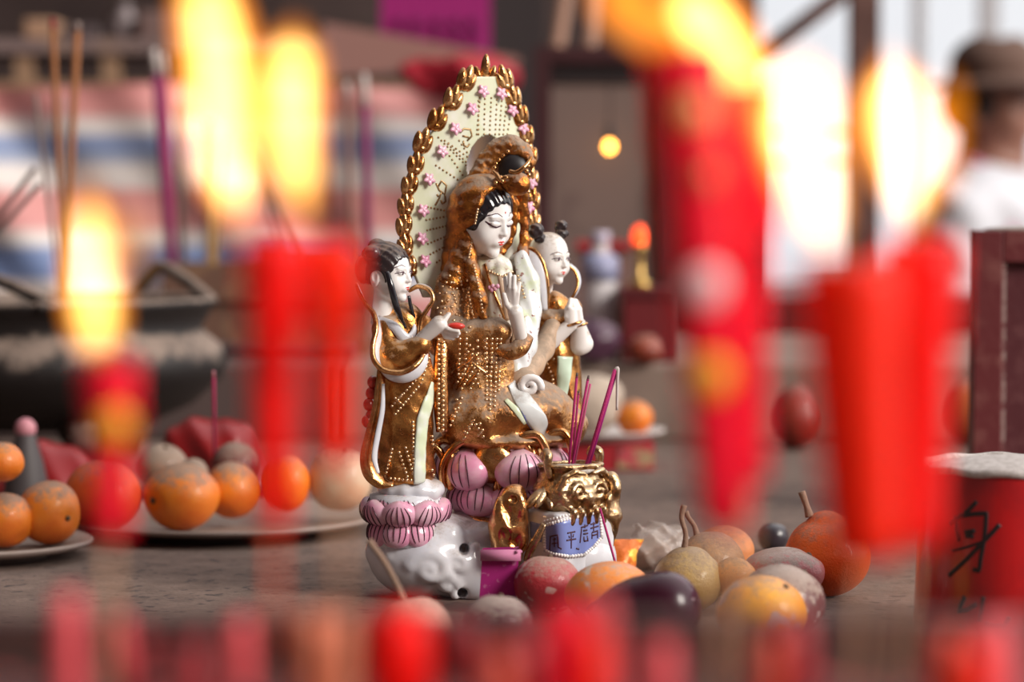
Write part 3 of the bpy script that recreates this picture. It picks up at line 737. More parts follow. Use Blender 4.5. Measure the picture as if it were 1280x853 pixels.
hp = smesh(lambda Pt: smin(smin(chain(Pt, [q(714, 404, 26), q(713, 388, 26), q(714, 376, 28)], [8, 8, 4]), chain(Pt, [q(722, 404, 34), q(720, 388, 32), q(719, 377, 32)], [8, 8, 4]), 2),
           np.minimum(cap(Pt, q(708, 396, 22), q(709, 386, 24), 3, 2.4), cap(Pt, q(711, 384, 20), q(713, 374, 24), 3, 2.2)), 2), q(695, 420, 0), q(740, 362, 60), 1.)
mk('pressed_hands', S(hp), SKIND, right)
arms = smesh(lambda Pt: smin(smin(cap(Pt, q(686, 428, 28), q(714, 406, 26), 12, 8), cap(Pt, q(724, 432, 46), q(724, 405, 36), 13, 8.5), 2), cap(Pt, q(716, 398, 72), q(730, 430, 50), 12, 12), 4), q(665, 455, 0), q(755, 380, 100), 1.5)
mk('bare_arms', S(arms), SKIND, right)
for c, t in ((q(717, 405, 24), 9.5), (q(724, 407, 36), 9.5)): mk('bracelet', S(tube([c + t * np.array([math.cos(a), math.sin(a) * .8, .3 * math.cos(a)]) for a in np.linspace(0, 2 * PI, 24)], 1.8, 8)), GOLD, right)
pan = stroke(RTT, [(706, 446), (705, 470), (703, 490), (701, 512)], [12, 9, 7, 6], .3, .8, 10)
if pan: mk('green_panel', S(pan), mat('mint_glaze', (.58, .72, .58), .25, coat=.3), right)
rb = []
for a, b in (((676, 446), (692, 449)), ((676, 446), (674, 470)), ((690, 470), (694, 500)), ((678, 480), (692, 500)), ((684, 455), (690, 470))): rb += line(a, b, 5)
mk('bead_trim', S(merge(*beads(RTT, rb, 1.7))), BEAD, right)

# ---------------------------------------------------------------- incense pot, plaque and gilt lions in front
FW = np.array([.643, -.766, 0]); LT_ = np.array([.766, .643, 0]); UP = np.array([0, 0, 1.])
PC = q(713, 612, -96)
POTR = np.stack([LT_, -FW, UP])     # rows: local axes
def f_pot(Pt):
    d3 = _d(Pt, PC); x = sum(np.float32(LT_[i]) * d3[i] for i in range(3)); y = sum(np.float32(-FW[i]) * d3[i] for i in range(3)); z = d3[2]
    L = [x, y, z]
    r = np.interp(z, [-40, -28, -12, 4, 14, 22, 30, 36], [26, 34, 42, 42, 37, 34, 38, 38]).astype(np.float32)
    rad = ((np.abs(x) / (r * 1.06)) ** 3.2 + (np.abs(y) / (r * .82)) ** 3.2) ** (1 / 3.2)
    d = (rad - 1) * r * .8
    d = smax(smax(d, z - 33, 4), -(z + 36), 4)
    d = smax(d, -smax((((np.abs(x) / 33) ** 3 + (np.abs(y) / 25) ** 3) ** (1 / 3) - 1) * 25, -(z - 18), 2), 2)
    for s in (-1, 1):                                   # scroll relief of the beast mask
        pts = [(s * (16 + 12 * math.cos(t) * (1 - k / 16)), -34 + .02 * k, -2 + 13 * math.sin(t) * (1 - k / 16)) for k, t in enumerate(np.linspace(0, 2.6 * PI, 14))]
        d = smin(d, chain(L, pts, [3.6] * 14), 3)
        d = smin(d, chain(L, [(s * 8, -34, 22), (s * 22, -33, 25), (s * 34, -28, 18), (s * 38, -24, 4), (s * 33, -26, -12), (s * 22, -30, -24)], [3, 4, 4, 4, 4, 3]), 3)
    d = smin(d, ell(L, (0, -35, -8), (8, 6, 14)), 4)
    for k in range(5): d = smin(d, cap(L, (-24 + 12 * k, -34, -24), (-26 + 13 * k, -32, -38), 5, 3.5), 3)
    return d - .5 * wob(Pt, .5)
pm = smesh(f_pot, PC - 62, PC + np.array([62, 62, 55]), 1.6)
POTG = mat('pale_gold_glaze', (.62, .44, .26), .27, 1., bump=.35, bscale=300, col2=(.34, .19, .08), c2s=80, c2=(.42, .62), dust=.7, dcol=ASH, dlo=.5, dhi=1.)
pot = mk('incense_pot', S(pm), POTG, statue)
for s in (-1, 1):
    c = PC + LT_ * s * 38 + UP * 30 - FW * (-6)
    mk('pot_handle', S(tube([c - UP * 14, c + UP * 2 + LT_ * s * 4, c + UP * 14 + LT_ * s * 3, c + UP * 17 - FW * 8, c + UP * 10 - FW * 13], [5, 5, 6, 5.5, 5], 10, 1, None, 5)), POTG, pot)
ashm = uvs(PC + UP * 24, (33, 33, 7), 28, 12)
mk('ash', S((PC + (np.asarray(ashm[0]) - PC) * np.array([1, .95, 1]), ashm[1])), mat('grey_ash', (.46, .41, .37), .95, bump=.9, bscale=900, col2=(.62, .57, .53), c2s=400, c2=(.4, .6)), pot)
pw = [leaf(q(668 + 9 * k, 622 + 3 * abs(k - 1), -130 + 2 * k), np.array([-.5 + .28 * k, -.25, -.45 + .1 * k]), 19 - 1.5 * k, 7, 7, np.array([.4, -.8, .4])) for k in range(4)]
mk('pot_foot', S(merge(*pw)), POTG, pot)
# plaque block: white porcelain pedestal with a blue cartouche
BK = q(712, 676, -92)
def f_bk(Pt):
    d3 = _d(Pt, BK); x = sum(np.float32(LT_[i]) * d3[i] for i in range(3)); y = sum(np.float32(-FW[i]) * d3[i] for i in range(3)); z = d3[2]
    w = 46 - (np.clip(-z, -40, 60)) * .10
    return smax(smax(np.abs(x) - w, np.abs(y) - 36, 12), np.abs(z) - 40, 8) + 1.2 * wob(Pt, .12) * (np.abs(y + 36) > 8)
bk = smesh(f_bk, BK - 72, BK + 72, 1.8)
blk = mk('plaque_block', S(bk), PORC, statue)
BT = bvh(bk)
# blue cartouche laid on the block's front face
def patch(tree, poly_top, poly_bot, n=26, k=10, lift=1.6):
    V = []; Fs = []
    for side in (lift, -2.0):
        for j in range(k):
            for i in range(n):
                u = i / (n - 1); v = j / (k - 1)
                t = np.array([np.interp(u, np.linspace(0, 1, len(poly_top)), [p_[0] for p_ in poly_top]), np.interp(u, np.linspace(0, 1, len(poly_top)), [p_[1] for p_ in poly_top])])
                b = np.array([np.interp(u, np.linspace(0, 1, len(poly_bot)), [p_[0] for p_ in poly_bot]), np.interp(u, np.linspace(0, 1, len(poly_bot)), [p_[1] for p_ in poly_bot])])
                x = t + (b - t) * v; h, nr = cast(tree, x[0], x[1], side)
                if h is None: h = V[-1] if V else q(x[0], x[1], -120)
                V.append(h)
    o = n * k
    for j in range(k - 1):
        for i in range(n - 1):
            a = j * n + i
            Fs.append((a, a + n, a + n + 1, a + 1)); Fs.append((o + a, o + a + 1, o + a + n + 1, o + a + n))
    bd = [i for i in range(n)] + [j * n + n - 1 for j in range(1, k)] + [(k - 1) * n + i for i in range(n - 2, -1, -1)] + [j * n for j in range(k - 2, 0, -1)]
    for a, b in zip(bd, bd[1:] + bd[:1]): Fs.append((a, b, o + b, o + a))
    return np.array(V), Fs
top_ = [(681, 657), (715, 648), (750, 640)]; bot_ = [(681, 688), (692, 693), (712, 696), (730, 694), (742, 684), (752, 672)]
pl = patch(BT, top_, bot_)
plaq = mk('blue_plaque', S(pl), BLUE, blk)
PT = bvh(pl)
side = patch(BT, [(663, 652), (679, 656)], [(664, 672), (677, 678)], 8, 6, 1.2)
mk('blue_side_panel', S(side), BLUE, blk)
PTB = bvh(pl, bk)
bb = []
for a, b in zip(top_, top_[1:]): bb += line(a, b, 3.4)
for a, b in zip(bot_, bot_[1:]): bb += line(a, b, 3.4)
bb += line(top_[0], bot_[0], 3.4) + line(top_[-1], bot_[-1], 3.4)
mk('bead_border', S(merge(*beads(PTB, bb, 2.0))), SKIN, blk)
bb = []
for a, b in zip(top_, top_[1:]): bb += line((a[0], a[1] - 5), (b[0], b[1] - 5), 4)
mk('bead_border', S(merge(*beads(PTB, bb, 1.7))), SKIN, blk)
CH = [[(688, 671), (687, 689)], [(688, 671), (697, 669), (698, 684), (702, 687)], [(691, 675), (695, 674)], [(693, 672), (693, 684)], [(690, 680), (697, 679)],
      [(709, 667), (719, 665)], [(711, 670), (712, 673)], [(717, 668), (716, 672)], [(708, 676), (720, 674)], [(714, 666), (714, 686)],
      [(726, 660), (735, 657)], [(727, 660), (725, 679)], [(729, 664), (734, 663)], [(729, 668), (735, 667)], [(730, 671), (730, 677)], [(734, 670), (735, 677)], [(730, 677), (735, 676)], [(731, 656), (731, 660)],
      [(738, 656), (746, 654)], [(738, 661), (748, 658)], [(742, 653), (742, 664)], [(740, 666), (747, 664)], [(740, 666), (740, 674)], [(747, 663), (747, 673)], [(740, 670), (747, 668)], [(720, 686), (724, 687)]]
cs_ = [stroke(PT, s_, 1.05, .5, .1, 5, 2) for s_ in CH]
mk('lettering', S(merge(*[c for c in cs_ if c])), LINE, blk)
# gilt beasts either side
def f_l1(Pt):
    d = chain(Pt, [q(634, 695, -116), q(634, 660, -122), q(640, 632, -120), q(644, 622, -122)], [20, 21, 19, 15], 10)
    for c, r in ((q(652, 668, -132), (9, 9, 24)), (q(624, 640, -134), (7, 8, 18)), (q(650, 632, -138), (9, 7, 14)), (q(634, 690, -134), (14, 9, 16))): d = smin(d, ell(Pt, c, r), 7)
    for c, r in ((q(638, 646, -146), (5, 7, 12)), (q(630, 672, -146), (6, 6, 10)), (q(645, 680, -146), (4, 6, 9)), (q(641, 624, -140), (5, 5, 4))): d = smax(d, -ell(Pt, c, r), 5)
    return d - 1.8 * wob(Pt, .13, 1)
mk('gilt_beast', S(smesh(f_l1, q(598, 725, -175), q(682, 590, -80), 1.7)), GOLD, statue)
def f_l2(Pt):
    d = chain(Pt, [q(758, 680, -84), q(764, 645, -84), q(764, 602, -80)], [9, 12, 10], 6)
    for c, r in ((q(769, 608, -92), (8, 8, 12)), (q(760, 634, -96), (7, 7, 18)), (q(768, 650, -92), (6, 7, 14)), (q(762, 597, -90), (9, 8, 7))): d = smin(d, ell(Pt, c, r), 5)
    return d - 1.3 * wob(Pt, .2, 3)
mk('gilt_beast', S(smesh(f_l2, q(735, 715, -120), q(792, 575, -40), 1.7)), POTG, statue)
for pts in ([q(680, 655, -150), q(672, 672, -150), q(662, 690, -148), q(658, 702, -146)], [q(757, 640, -92), q(753, 660, -96), q(748, 680, -98), q(746, 706, -98)]):
    mk('gilt_trim', S(tube(pts, [4, 6, 6, 5], 10, .6, None, 5)), POTG, blk)
# ================================================================== setting
def struct(name, m, mt, **k): return tag(mk(name, m, mt, **k), kind='structure')
CONC = mat('ash_dusted_concrete', (.112, .072, .057), .9, bump=.8, bscale=160, col2=(.18, .120, .096), c2s=26, c2=(.35, .65), spk=(95, (.05, .033, .03), .60, .68), detail=8)
DWALL = mat('sooty_wall_and_shade', (.055, .036, .036), .9, bump=.3, bscale=20, col2=(.10, .065, .06), c2s=2.5, c2=(.35, .7))
FLOOR = mat('grey_floor', (.25, .22, .20), .8, bump=.2, bscale=30, col2=(.32, .28, .25), c2s=3)
struct('floor', box((-6, -4.5, -.1), (6, 5.2, 0)), FLOOR, smooth=False)
struct('altar_table_slab', box((-1.6, -.42, TBL - .09), (1.6, 2.35, TBL)), CONC, smooth=False, bevel=.008).name = 'trim_1'
bpy.data.objects['trim_1'].name = 'altar_table'
tag(bpy.data.objects['altar_table'], 'long grey ash dusted altar table the statue and fruit stand on', 'table', kind='thing')
WLOC['altar_table'] = WLOC.get('altar_table_slab')
at_ = bpy.data.objects['altar_table']
for sx in (-1.35, 0, 1.35):
    for sy in (-.2, 2.1): mk('leg', box((sx - .11, sy - .11, 0), (sx + .11, sy + .11, TBL - .088)), CONC, at_, smooth=False)
tag(mk('shaded_step', box((-1.55, 1.42, TBL), (-.235, 2.30, TBL + .1)), DWALL, smooth=False, bevel=.006), 'low step behind the big incense bowl, coloured black for its shade', 'step')  # left part of the step; shade under the bowl put into its black colour
step = tag(mk('altar_step', box((-.23, 1.42, TBL), (1.55, 2.30, TBL + .1)), mat('beige_dusty_stone', (.27, .195, .16), .9, bump=.5, bscale=60, col2=(.20, .15, .125), c2s=9, c2=(.4, .6)), smooth=False, bevel=.006), 'low beige stone step at the back right of the altar table', 'step')
BY = 4.2   # back wall
wz0 = 1.10
wx0 = P(948, 200, 6.5)[0]
struct('wall_back', merge(box((-6, BY, 0), (wx0, BY + .15, 3.2)), box((wx0, BY, 0), (6, BY + .15, wz0)), box((2.6, BY, wz0), (6, BY + .15, 3.2)), box((wx0, BY, 2.5), (2.6, BY + .15, 3.2))), DWALL, smooth=False)
struct('wall_left', box((-4.2, -.6, 0), (-4.05, BY, 3.2)), DWALL, smooth=False)
struct('partial_ceiling', box((-6, 2.5, 3.2), (.55, BY + .15, 3.3)), DWALL, smooth=False)  # unseen partial ceiling, cut back so only the background stays dark
WF = mat('pale_window_frame', (.62, .62, .66), .5)
fr = [box((wx0, BY + .02, wz0), (2.6, BY + .1, wz0 + .03)), box((wx0, BY + .02, 2.45), (2.6, BY + .1, 2.5)), box((2.55, BY + .02, wz0), (2.6, BY + .1, 2.5))]
struct('window_1', merge(*fr), WF, smooth=False)
w1 = bpy.data.objects['window_1']
for px, w in ((1150, .012), (1237, .022)):
    x = P(px, 200, 6.52)[0]; mk('mullion', box((x - w, BY + .03, wz0), (x + w, BY + .08, 2.5)), WF, w1, smooth=False)
for py in (203, 165):
    z = P(1000, py, 6.52)[2]; mk('glazing_bar', box((wx0, BY + .035, z - .008), (P(1085, 200, 6.5)[0], BY + .07, z + .008)), mat('tan_bar', (.45, .30, .15), .6), w1, smooth=False)
gm = bpy.data.materials.new('window_glass'); gm.use_nodes = True
N_ = gm.node_tree.nodes; L_ = gm.node_tree.links; N_.remove(N_['Principled BSDF'])
t_ = N_.new('ShaderNodeBsdfTransparent'); g_ = N_.new('ShaderNodeBsdfGlossy'); g_.inputs['Roughness'].default_value = .05; f_ = N_.new('ShaderNodeMixShader'); f_.inputs[0].default_value = .04
L_.new(t_.outputs[0], f_.inputs[1]); L_.new(g_.outputs[0], f_.inputs[2]); L_.new(f_.outputs[0], N_['Material Output'].inputs['Surface'])
mk('pane', box((wx0, BY + .05, wz0), (2.6, BY + .055, 2.5)), gm, w1, smooth=False)
DW = mat('dark_brown_wood', (.10, .045, .038), .55, bump=.4, bscale=50, col2=(.17, .085, .07), c2s=14, c2=(.4, .65))
MAR = mat('maroon_painted_wood', (.13, .018, .022), .45, bump=.4, bscale=90, col2=(.20, .06, .055), c2s=30, c2=(.5, .68), dust=.7, dcol=(0.266, 0.215, 0.192), dlo=.45, dhi=1.)
pz = P(1083, 0, 5.4)
struct('pillar', box((P(1064, 0, 5.4)[0], pz[1], 0), (P(1101, 0, 5.4)[0], pz[1] + .06, 3.2)), DW, smooth=False).name = 'trim_1'
a, b = P(960, 62, 5.6), P(1060, -14, 5.6)
struct('trim_2', tube([P(912, 98, 6.48), a, b + (b - a) * 2.5], .022, 4), DW, smooth=False)
struct('trim_3', box((P(612, 0, 5.9)[0], P(0, 0, 5.9)[1], 0), (P(682, 0, 5.9)[0], P(0, 0, 5.9)[1] + .1, 3.2)), mat('charcoal_panel', (.055, .042, .045), .7), smooth=False)
# ---------------------------------------------------------------- things at the back, left
def pbox(x0, x1, y0, y1, d, depth, nm, mt, **k):
    """upright box whose front face fills the pixel rectangle at distance d"""
    a = P(x0, y1, d); b = P(x1, y0, d)
    return mk(nm, box((a[0], a[1], a[2]), (b[0], a[1] + depth, b[2])), mt, smooth=False, **k)
SHB = mat('greyish_shelf_board', (.22, .155, .15), .7, bump=.3, bscale=40, col2=(.30, .20, .16), c2s=8)
OCH = mat('ochre_board', (.34, .21, .13), .7, bump=.3, bscale=40)
dS = 5.2
a = P(-60, 66, dS); b = P(420, 48, dS)
rack = tag(empty('shelf_rack', ((a[0] + b[0]) / 2, a[1], 0)), 'dark wooden shelf rack along the back wall above the striped tarpaulin', 'shelf')
mk('shelf_board', box((a[0], a[1], a[2]), (b[0], a[1] + .35, b[2])), SHB, rack, smooth=False)
a2 = P(-60, 116, dS); b2 = P(600, 102, dS)
mk('shelf_board', box((a2[0], a2[1], a2[2]), (b2[0], a2[1] + .35, b2[2])), OCH, rack, smooth=False)
for px in (28, 137, 250, 396):
    c = P(px, 80, dS); mk('post', box((c[0] - .016, c[1] + .01, a2[2]), (c[0] + .016, c[1] + .05, a[2])), OCH, rack, smooth=False)
for px in (-50, 590):
    c = P(px, 80, dS); mk('leg', box((c[0] - .02, c[1] + .3, 0), (c[0] + .02, c[1] + .35, a2[2])), OCH, rack, smooth=False)
zt = b[2]
def onshelf(x0, x1, y0, nm, mt, lab, cat, depth=.14):
    A = P(x0, 60, dS); B = P(x1, y0, dS)
    return tag(mk(nm, box((A[0], A[1] + .03, zt), (B[0], A[1] + .03 + depth, B[2])), mt, smooth=False, bevel=.006), lab, cat)
onshelf(26, 66, 22, 'tan_carton', mat('tan_card', (.42, .25, .16), .8), 'small tan carton at the left on the dark shelf rack', 'carton')
onshelf(74, 118, 30, 'dark_carton', mat('dark_card', (.09, .065, .07), .8), 'small dark carton beside the tan one on the shelf rack', 'carton')
onshelf(170, 232, 12, 'brown_carton', mat('brown_card', (.20, .125, .115), .8), 'large brown carton on the shelf rack behind the tall flame', 'carton', .2)
c = P(157, 60, dS + .08); hgt = P(157, 2, dS)[2] - zt
tag(mk('grey_bottle', lathe([(.024, 0), (.026, .01), (.026, hgt * .6), (.012, hgt * .78), (.012, hgt)], (c[0], c[1], zt), 20), mat('grey_plastic', (.30, .25, .26), .4)), 'grey bottle between the dark and brown cartons on the shelf', 'bottle')
# striped tarp hung from the lower board
def tarp():
    V = []; Fs = []; nx, nz = 70, 60
    x0, x1 = P(-70, 0, dS)[0], P(585, 0, dS)[0]; z1 = a2[2] + .012; z0 = P(0, 470, dS)[2]
    for s in (0, .006):
        for j in range(nz):
            for i in range(nx):
                x = x0 + (x1 - x0) * i / (nx - 1); z = z1 + (z0 - z1) * j / (nz - 1)
                y = a2[1] - .05 - .02 * math.sin(x * 17 + 2 * math.sin(z * 9)) - .012 * math.sin(x * 31 + z * 23) - .05 * (j / nz)
                V.append((x, y + s, z + .006 * math.sin(x * 9)))
    o = nx * nz
    for j in range(nz - 1):
        for i in range(nx - 1):
            k = j * nx + i; Fs.append((k, k + nx, k + nx + 1, k + 1)); Fs.append((o + k, o + k + 1, o + k + nx + 1, o + k + nx))
    return np.array(V), Fs
tm = tarp()
mt_ = mat('striped_tarp', (.7, .7, .7), .6)
N_ = mt_.node_tree.nodes; L_ = mt_.node_tree.links
tc_ = N_.new('ShaderNodeTexCoord'); sp_ = N_.new('ShaderNodeSeparateXYZ'); L_.new(tc_.outputs['Object'], sp_.inputs[0])
mp_ = N_.new('ShaderNodeMapRange'); L_.new(sp_.outputs[2], mp_.inputs[0])
zlo = tm[0][:, 2].min(); mp_.inputs[1].default_value = P(0, 470, dS)[2] - zlo; mp_.inputs[2].default_value = P(0, 105, dS)[2] - zlo
rp_ = N_.new('ShaderNodeValToRGB'); rp_.color_ramp.interpolation = 'LINEAR'
PKc, WHc, BLc = (.70, .30, .29, 1), (.78, .72, .70, 1), (.20, .28, .52, 1)
stops = [(105, (.55, .18, .18, 1)), (122, PKc), (142, PKc), (154, WHc), (166, WHc), (174, BLc), (200, (.33, .38, .52, 1)), (208, WHc), (232, WHc), (240, PKc), (282, PKc), (292, WHc), (302, WHc), (310, BLc), (345, BLc), (352, WHc), (362, WHc), (370, PKc), (400, PKc)]
el_ = rp_.color_ramp.elements
for k, (y, c) in enumerate(sorted(stops, key=lambda s: -s[0])):
    pos = (470 - y) / 365
    e = el_[0] if k == 0 else (el_[1] if k == 1 else el_.new(pos))
    e.position = pos; e.color = c
L_.new(mp_.outputs[0], rp_.inputs[0]); L_.new(rp_.outputs[0], N_['Principled BSDF'].inputs['Base Color'])
tag(mk('hanging_tarpaulin', tm, mt_), 'red, white and blue striped tarpaulin hanging behind the incense bowl', 'tarpaulin')
# sloping board, red cloth, magenta notice
pts = [P(404, 28, 5.0), P(650, 72, 5.0)]; pb = [P(404, 92, 5.0), P(560, 98, 5.0)]
V = np.array([pts[0], pts[1], P(650, 80, 5.0), P(404, 96, 5.0)]); V2 = V + np.array([0, .03, 0])
tag(mk('sloping_board', (np.concatenate([V, V2]), [(0, 3, 2, 1), (4, 5, 6, 7), (0, 1, 5, 4), (1, 2, 6, 5), (2, 3, 7, 6), (3, 0, 4, 7)]), mat('pinkish_brown_board', (.36, .185, .16), .65, bump=.2, bscale=30), smooth=False), 'pinkish brown sloping board below the magenta notice', 'board')
a = P(476, 70, 5.3); b = P(613, -60, 5.3)
nt = tag(mk('magenta_notice', box((a[0], a[1], a[2]), (b[0], a[1] + .004, b[2])), mat('magenta_paper', (.36, .008, .17), .7), smooth=False), 'magenta paper notice with faded dark writing above the sloping board', 'notice')
ms = []
for k, x in enumerate((498, 520, 545, 568, 590)):
    for j, y in enumerate((30, 48)):
        p0 = P(x, y - 6, 5.295); p1 = P(x + 3, y + 7, 5.295); ms.append(tube([p0, p1], .004, 5))
        ms.append(tube([P(x - 5, y - 2 + j, 5.295), P(x + 6, y - 3, 5.295)], .003, 5))
mk('writing', merge(*ms), mat('dark_ink', (.10, .003, .06), .7), nt)
def blob(c, r, amp, f, sd, h, sq=None):
    c = np.asarray(c); R_ = max(r) * 1.35
    return smesh(lambda Pt: ell(Pt, c, r) + amp * wob(Pt, f, sd) + amp * .5 * wob(Pt, f * 2.3, sd + 1), c - R_, c + R_, h)
RC = mat('crimson_cloth', (.42, .012, .03), .6)
c = P(575, 94, 4.93)
tag(mk('hanging_cloth', blob(c, (.10, .05, .036), .012, 40, 1, .006), RC), 'crumpled crimson cloth hung behind the halo tip', 'cloth')
# framed glass panel, poles
dM = 4.55
a = P(668, 440, dM); b = P(850, 58, dM)
fm = tag(empty('framed_mirror', ((a[0] + b[0]) / 2, a[1], TBL + .1)), 'tall dark maroon framed mirror standing behind the statue', 'mirror')
z0, z1 = TBL + .1, b[2]; w = .026
mk('frame', merge(box((a[0], a[1], z0), (a[0] + w, a[1] + .04, z1)), box((b[0] - w, a[1], z0), (b[0], a[1] + .04, z1)), box((a[0] + w, a[1], z1 - w), (b[0] - w, a[1] + .04, z1)), box((a[0] + w, a[1], z0), (b[0] - w, a[1] + .04, z0 + w))), mat('dark_maroon_wood', (.05, .012, .016), .5), fm, smooth=False)
mk('glass', box((a[0] + w, a[1] + .018, z0 + w), (b[0] - w, a[1] + .03, z1 - w)), mat('dull_brown_glass', (.20, .145, .13), .35, col2=(.15, .105, .097), c2s=5), fm, smooth=False)
zz = P(0, 103, dM)[2]
mk('dark_reflection', box((a[0] + w, a[1] + .012, zz), (b[0] - w, a[1] + .02, z1 - w)), mat('near_black', (.018, .012, .014), .5), fm, smooth=False)  # dark reflection across the upper glass, built in as a near-black strip
for k, (x0, x1) in enumerate(((712, 697), (742, 738))):
    t0 = P(x0 + 4, -60, 5.0); t1 = P(x1, 60, 5.0); dr = (t1 - t0); bt = t0 + dr * ((t0[2]) / (t0[2] - t1[2])); bt[2] = .0
    tag(mk('wooden_pole', tube([t0, bt], .012, 12), mat('pole_wood', (.36, .20, .14), .6)), ('leaning brown pole showing above the left end of the mirror frame', 'upright brown pole showing above the middle of the mirror frame')[k], 'pole', 'poles leaning behind the mirror')
lp = P(762, 183, dM - .06)
hb = tag(empty('reflection_bulb', lp), 'added amber bulb standing in for a flame reflected in the mirror', 'lamp')  # added bulb, socket and cord imitate a candle flame reflected in the glass
mk('bulb', uvs(lp, (.007, .007, .009), 16, 10), mat('amber_glow', (1, .5, .1), .5, emit=((1, .38, .05), 14)), hb)
mk('socket', lathe([(.005, .008), (.006, .012), (.006, .03), (.002, .034)], lp, 12), MATS['near_black'], hb)
mk('cord', tube([lp + np.array([0, 0, .03]), np.array([lp[0], lp[1], 3.2])], .0011, 6), MATS['near_black'], hb)
# ---------------------------------------------------------------- big incense bowl
IRON = mat('ashy_iron', (.012, .009, .009), .55, .2, bump=.6, bscale=60, dust=.9, dcol=(0.313, 0.234, 0.192), dlo=.12, dhi=.75, dscale=25)
bc = P(55, 385, 3.35); bc[2] = TBL + .0005
H0 = P(55, 384, 3.15)[2] - TBL
bowl = tag(empty('incense_bowl', bc), 'big round iron incense bowl caked in grey ash at the left', 'incense burner')
pr = [(.06, .045), (.12, .05), (.175, .075), (.208, .105), (.217, .125), (.208, .145), (.192, .158), (.186, .166), (.197, H0 - .012), (.203, H0 - .004), (.203, H0 + .004), (.19, H0 + .004), (.186, H0 - .01), (.178, H0 - .03), (.05, H0 - .028)]
mk('bowl', lathe(pr, bc, 72), IRON, bowl)
mk('ash', uvs(bc + np.array([0, 0, H0 - .03]), (.182, .182, .012), 40, 8), MATS['grey_ash'], bowl)
for k in range(3):
    an = -PI / 2 + k * 2 * PI / 3 + .5; o = np.array([math.cos(an), math.sin(an), 0])
    mk('leg', tube([bc + o * .12 + np.array([0, 0, .062]), bc + o * .15 + np.array([0, 0, .03]), bc + o * .145 + np.array([0, 0, .006])], [.03, .024, .016], 12), IRON, bowl)
rz = TBL + H0
def rimp(an): return np.array([bc[0] + .2 * math.cos(an), bc[1] + .2 * math.sin(an), rz])
h1 = [rimp(-.1), P(262, 374, 3.38), P(232, 350, 3.42), P(204, 334, 3.48), P(190, 342, 3.52), rimp(1.15)]
mk('handle', tube(h1, .0075, 12, 1, None, 6), IRON, bowl)
h2 = [rimp(-1.45), P(74, 386, 3.16), P(40, 369, 3.16), P(2, 353, 3.18), P(-30, 352, 3.2), rimp(-2.6)]
mk('handle', tube(h2, .0075, 12, 1, None, 6), IRON, bowl)
# second burner: square brown box on the step
sq = P(330, 332, 3.95)
zt2 = P(330, 331, 3.9)[2]
bx = tag(empty('square_burner', (sq[0], sq[1], TBL + .1)), 'square brown incense burner behind the left candle pair', 'incense burner')
BRW = mat('brown_clay', (.15, .075, .05), .7, bump=.4, bscale=50, col2=(.22, .12, .07), c2s=20)
x0, x1 = P(200, 0, 3.9)[0], P(468, 0, 3.9)[0]; y0 = P(0, 0, 3.9)[1]; zb = TBL + .1
mk('body', merge(box((x0 + .015, y0 + .01, zb + .02), (x1 - .015, y0 + .2, zt2 - .03)), box((x0, y0, zt2 - .05), (x1, y0 + .012, zt2)), box((x0, y0 + .198, zt2 - .05), (x1, y0 + .21, zt2)), box((x0, y0 + .012, zt2 - .05), (x0 + .012, y0 + .198, zt2)), box((x1 - .012, y0 + .012, zt2 - .05), (x1, y0 + .198, zt2))), BRW, bx, smooth=False)
for u in (.03, .9):
    for v in (.02, .16): mk('foot', box((x0 + (x1 - x0) * u, y0 + v, zb), (x0 + (x1 - x0) * u + .02, y0 + v + .03, zb + .022)), BRW, bx, smooth=False)
mk('ash', box((x0 + .012, y0 + .012, zt2 - .03), (x1 - .012, y0 + .198, zt2 - .012)), MATS['grey_ash'], bx, smooth=False)
# incense sticks: (top px, bottom px, distance top, distance bottom, radius, colour, where)
BRN = mat('brown_incense', (.30, .11, .035), .8); PUR = mat('purple_incense', (.22, .010, .10), .7); GRY = mat('grey_incense', (.26, .19, .17), .8)
TANI = mat('tan_incense', (.46, .27, .11), .8); DRK = mat('dark_incense', (.10, .065, .06), .8); ROSE = mat('rose_incense', (.42, .02, .10), .7); ASHT = mat('pale_ash_tip', (.55, .48, .46), .9)
def stick(t, b, d0, d1, r, mt, lab, grp, tip=0, tipm=None, sink=.03):
    A = P(t[0], t[1], d0); B = P(b[0], b[1], d1); dr = (B - A) / np.linalg.norm(B - A); B2 = B + dr * sink
    o = mk('incense_stick', tube([A, (A + B) / 2, B2], r, 8), mt, loc=B2); tag(o, lab, 'incense stick', grp)
    if tip: mk('ash_tip', tube([A - dr * tip, A + dr * .001], [r * .7, r * 1.05], 8), tipm or ASHT, o)
    return o
GB = 'incense sticks in the big bowl'
stick((66, 36), (81, 386), 3.3, 3.3, .0035, BRN, 'thick brown incense stick with a dark red tip in the big bowl', GB, .012, mat('dark_red_tip', (.25, .01, .015), .8))
stick((97, 38), (80, 386), 3.3, 3.32, .0042, BRN, 'thick brown incense stick leaning right across its neighbour in the bowl', GB, .01, GRY)
stick((44, 118), (78, 388), 3.34, 3.34, .0024, GRY, 'thin grey incense stick leaning left in the big bowl', GB)
stick((80, 120), (84, 388), 3.38, 3.36, .0018, GRY, 'thinnest grey incense stick upright between the brown ones', GB)
stick((44, 210), (-30, 310), 3.3, 3.3, .0033, DRK, 'upper of two dark slanting incense sticks at the left edge', GB, sink=.14)
stick((50, 230), (-30, 322), 3.28, 3.28, .0033, DRK, 'lower of two dark slanting incense sticks at the left edge', GB, sink=.13)
GS = 'incense sticks in the square burner'
dB = 4.0
stick((195, 92), (213, 326), dB, dB, .0062, PUR, 'thick purple incense stick with ashen tip right of the small flame', GS, .035)
stick((206, 94), (217, 326), dB, dB + .02, .0045, mat('mauve_incense', (.40, .06, .14), .7), 'mauve incense stick beside the thick purple one', GS, .03)
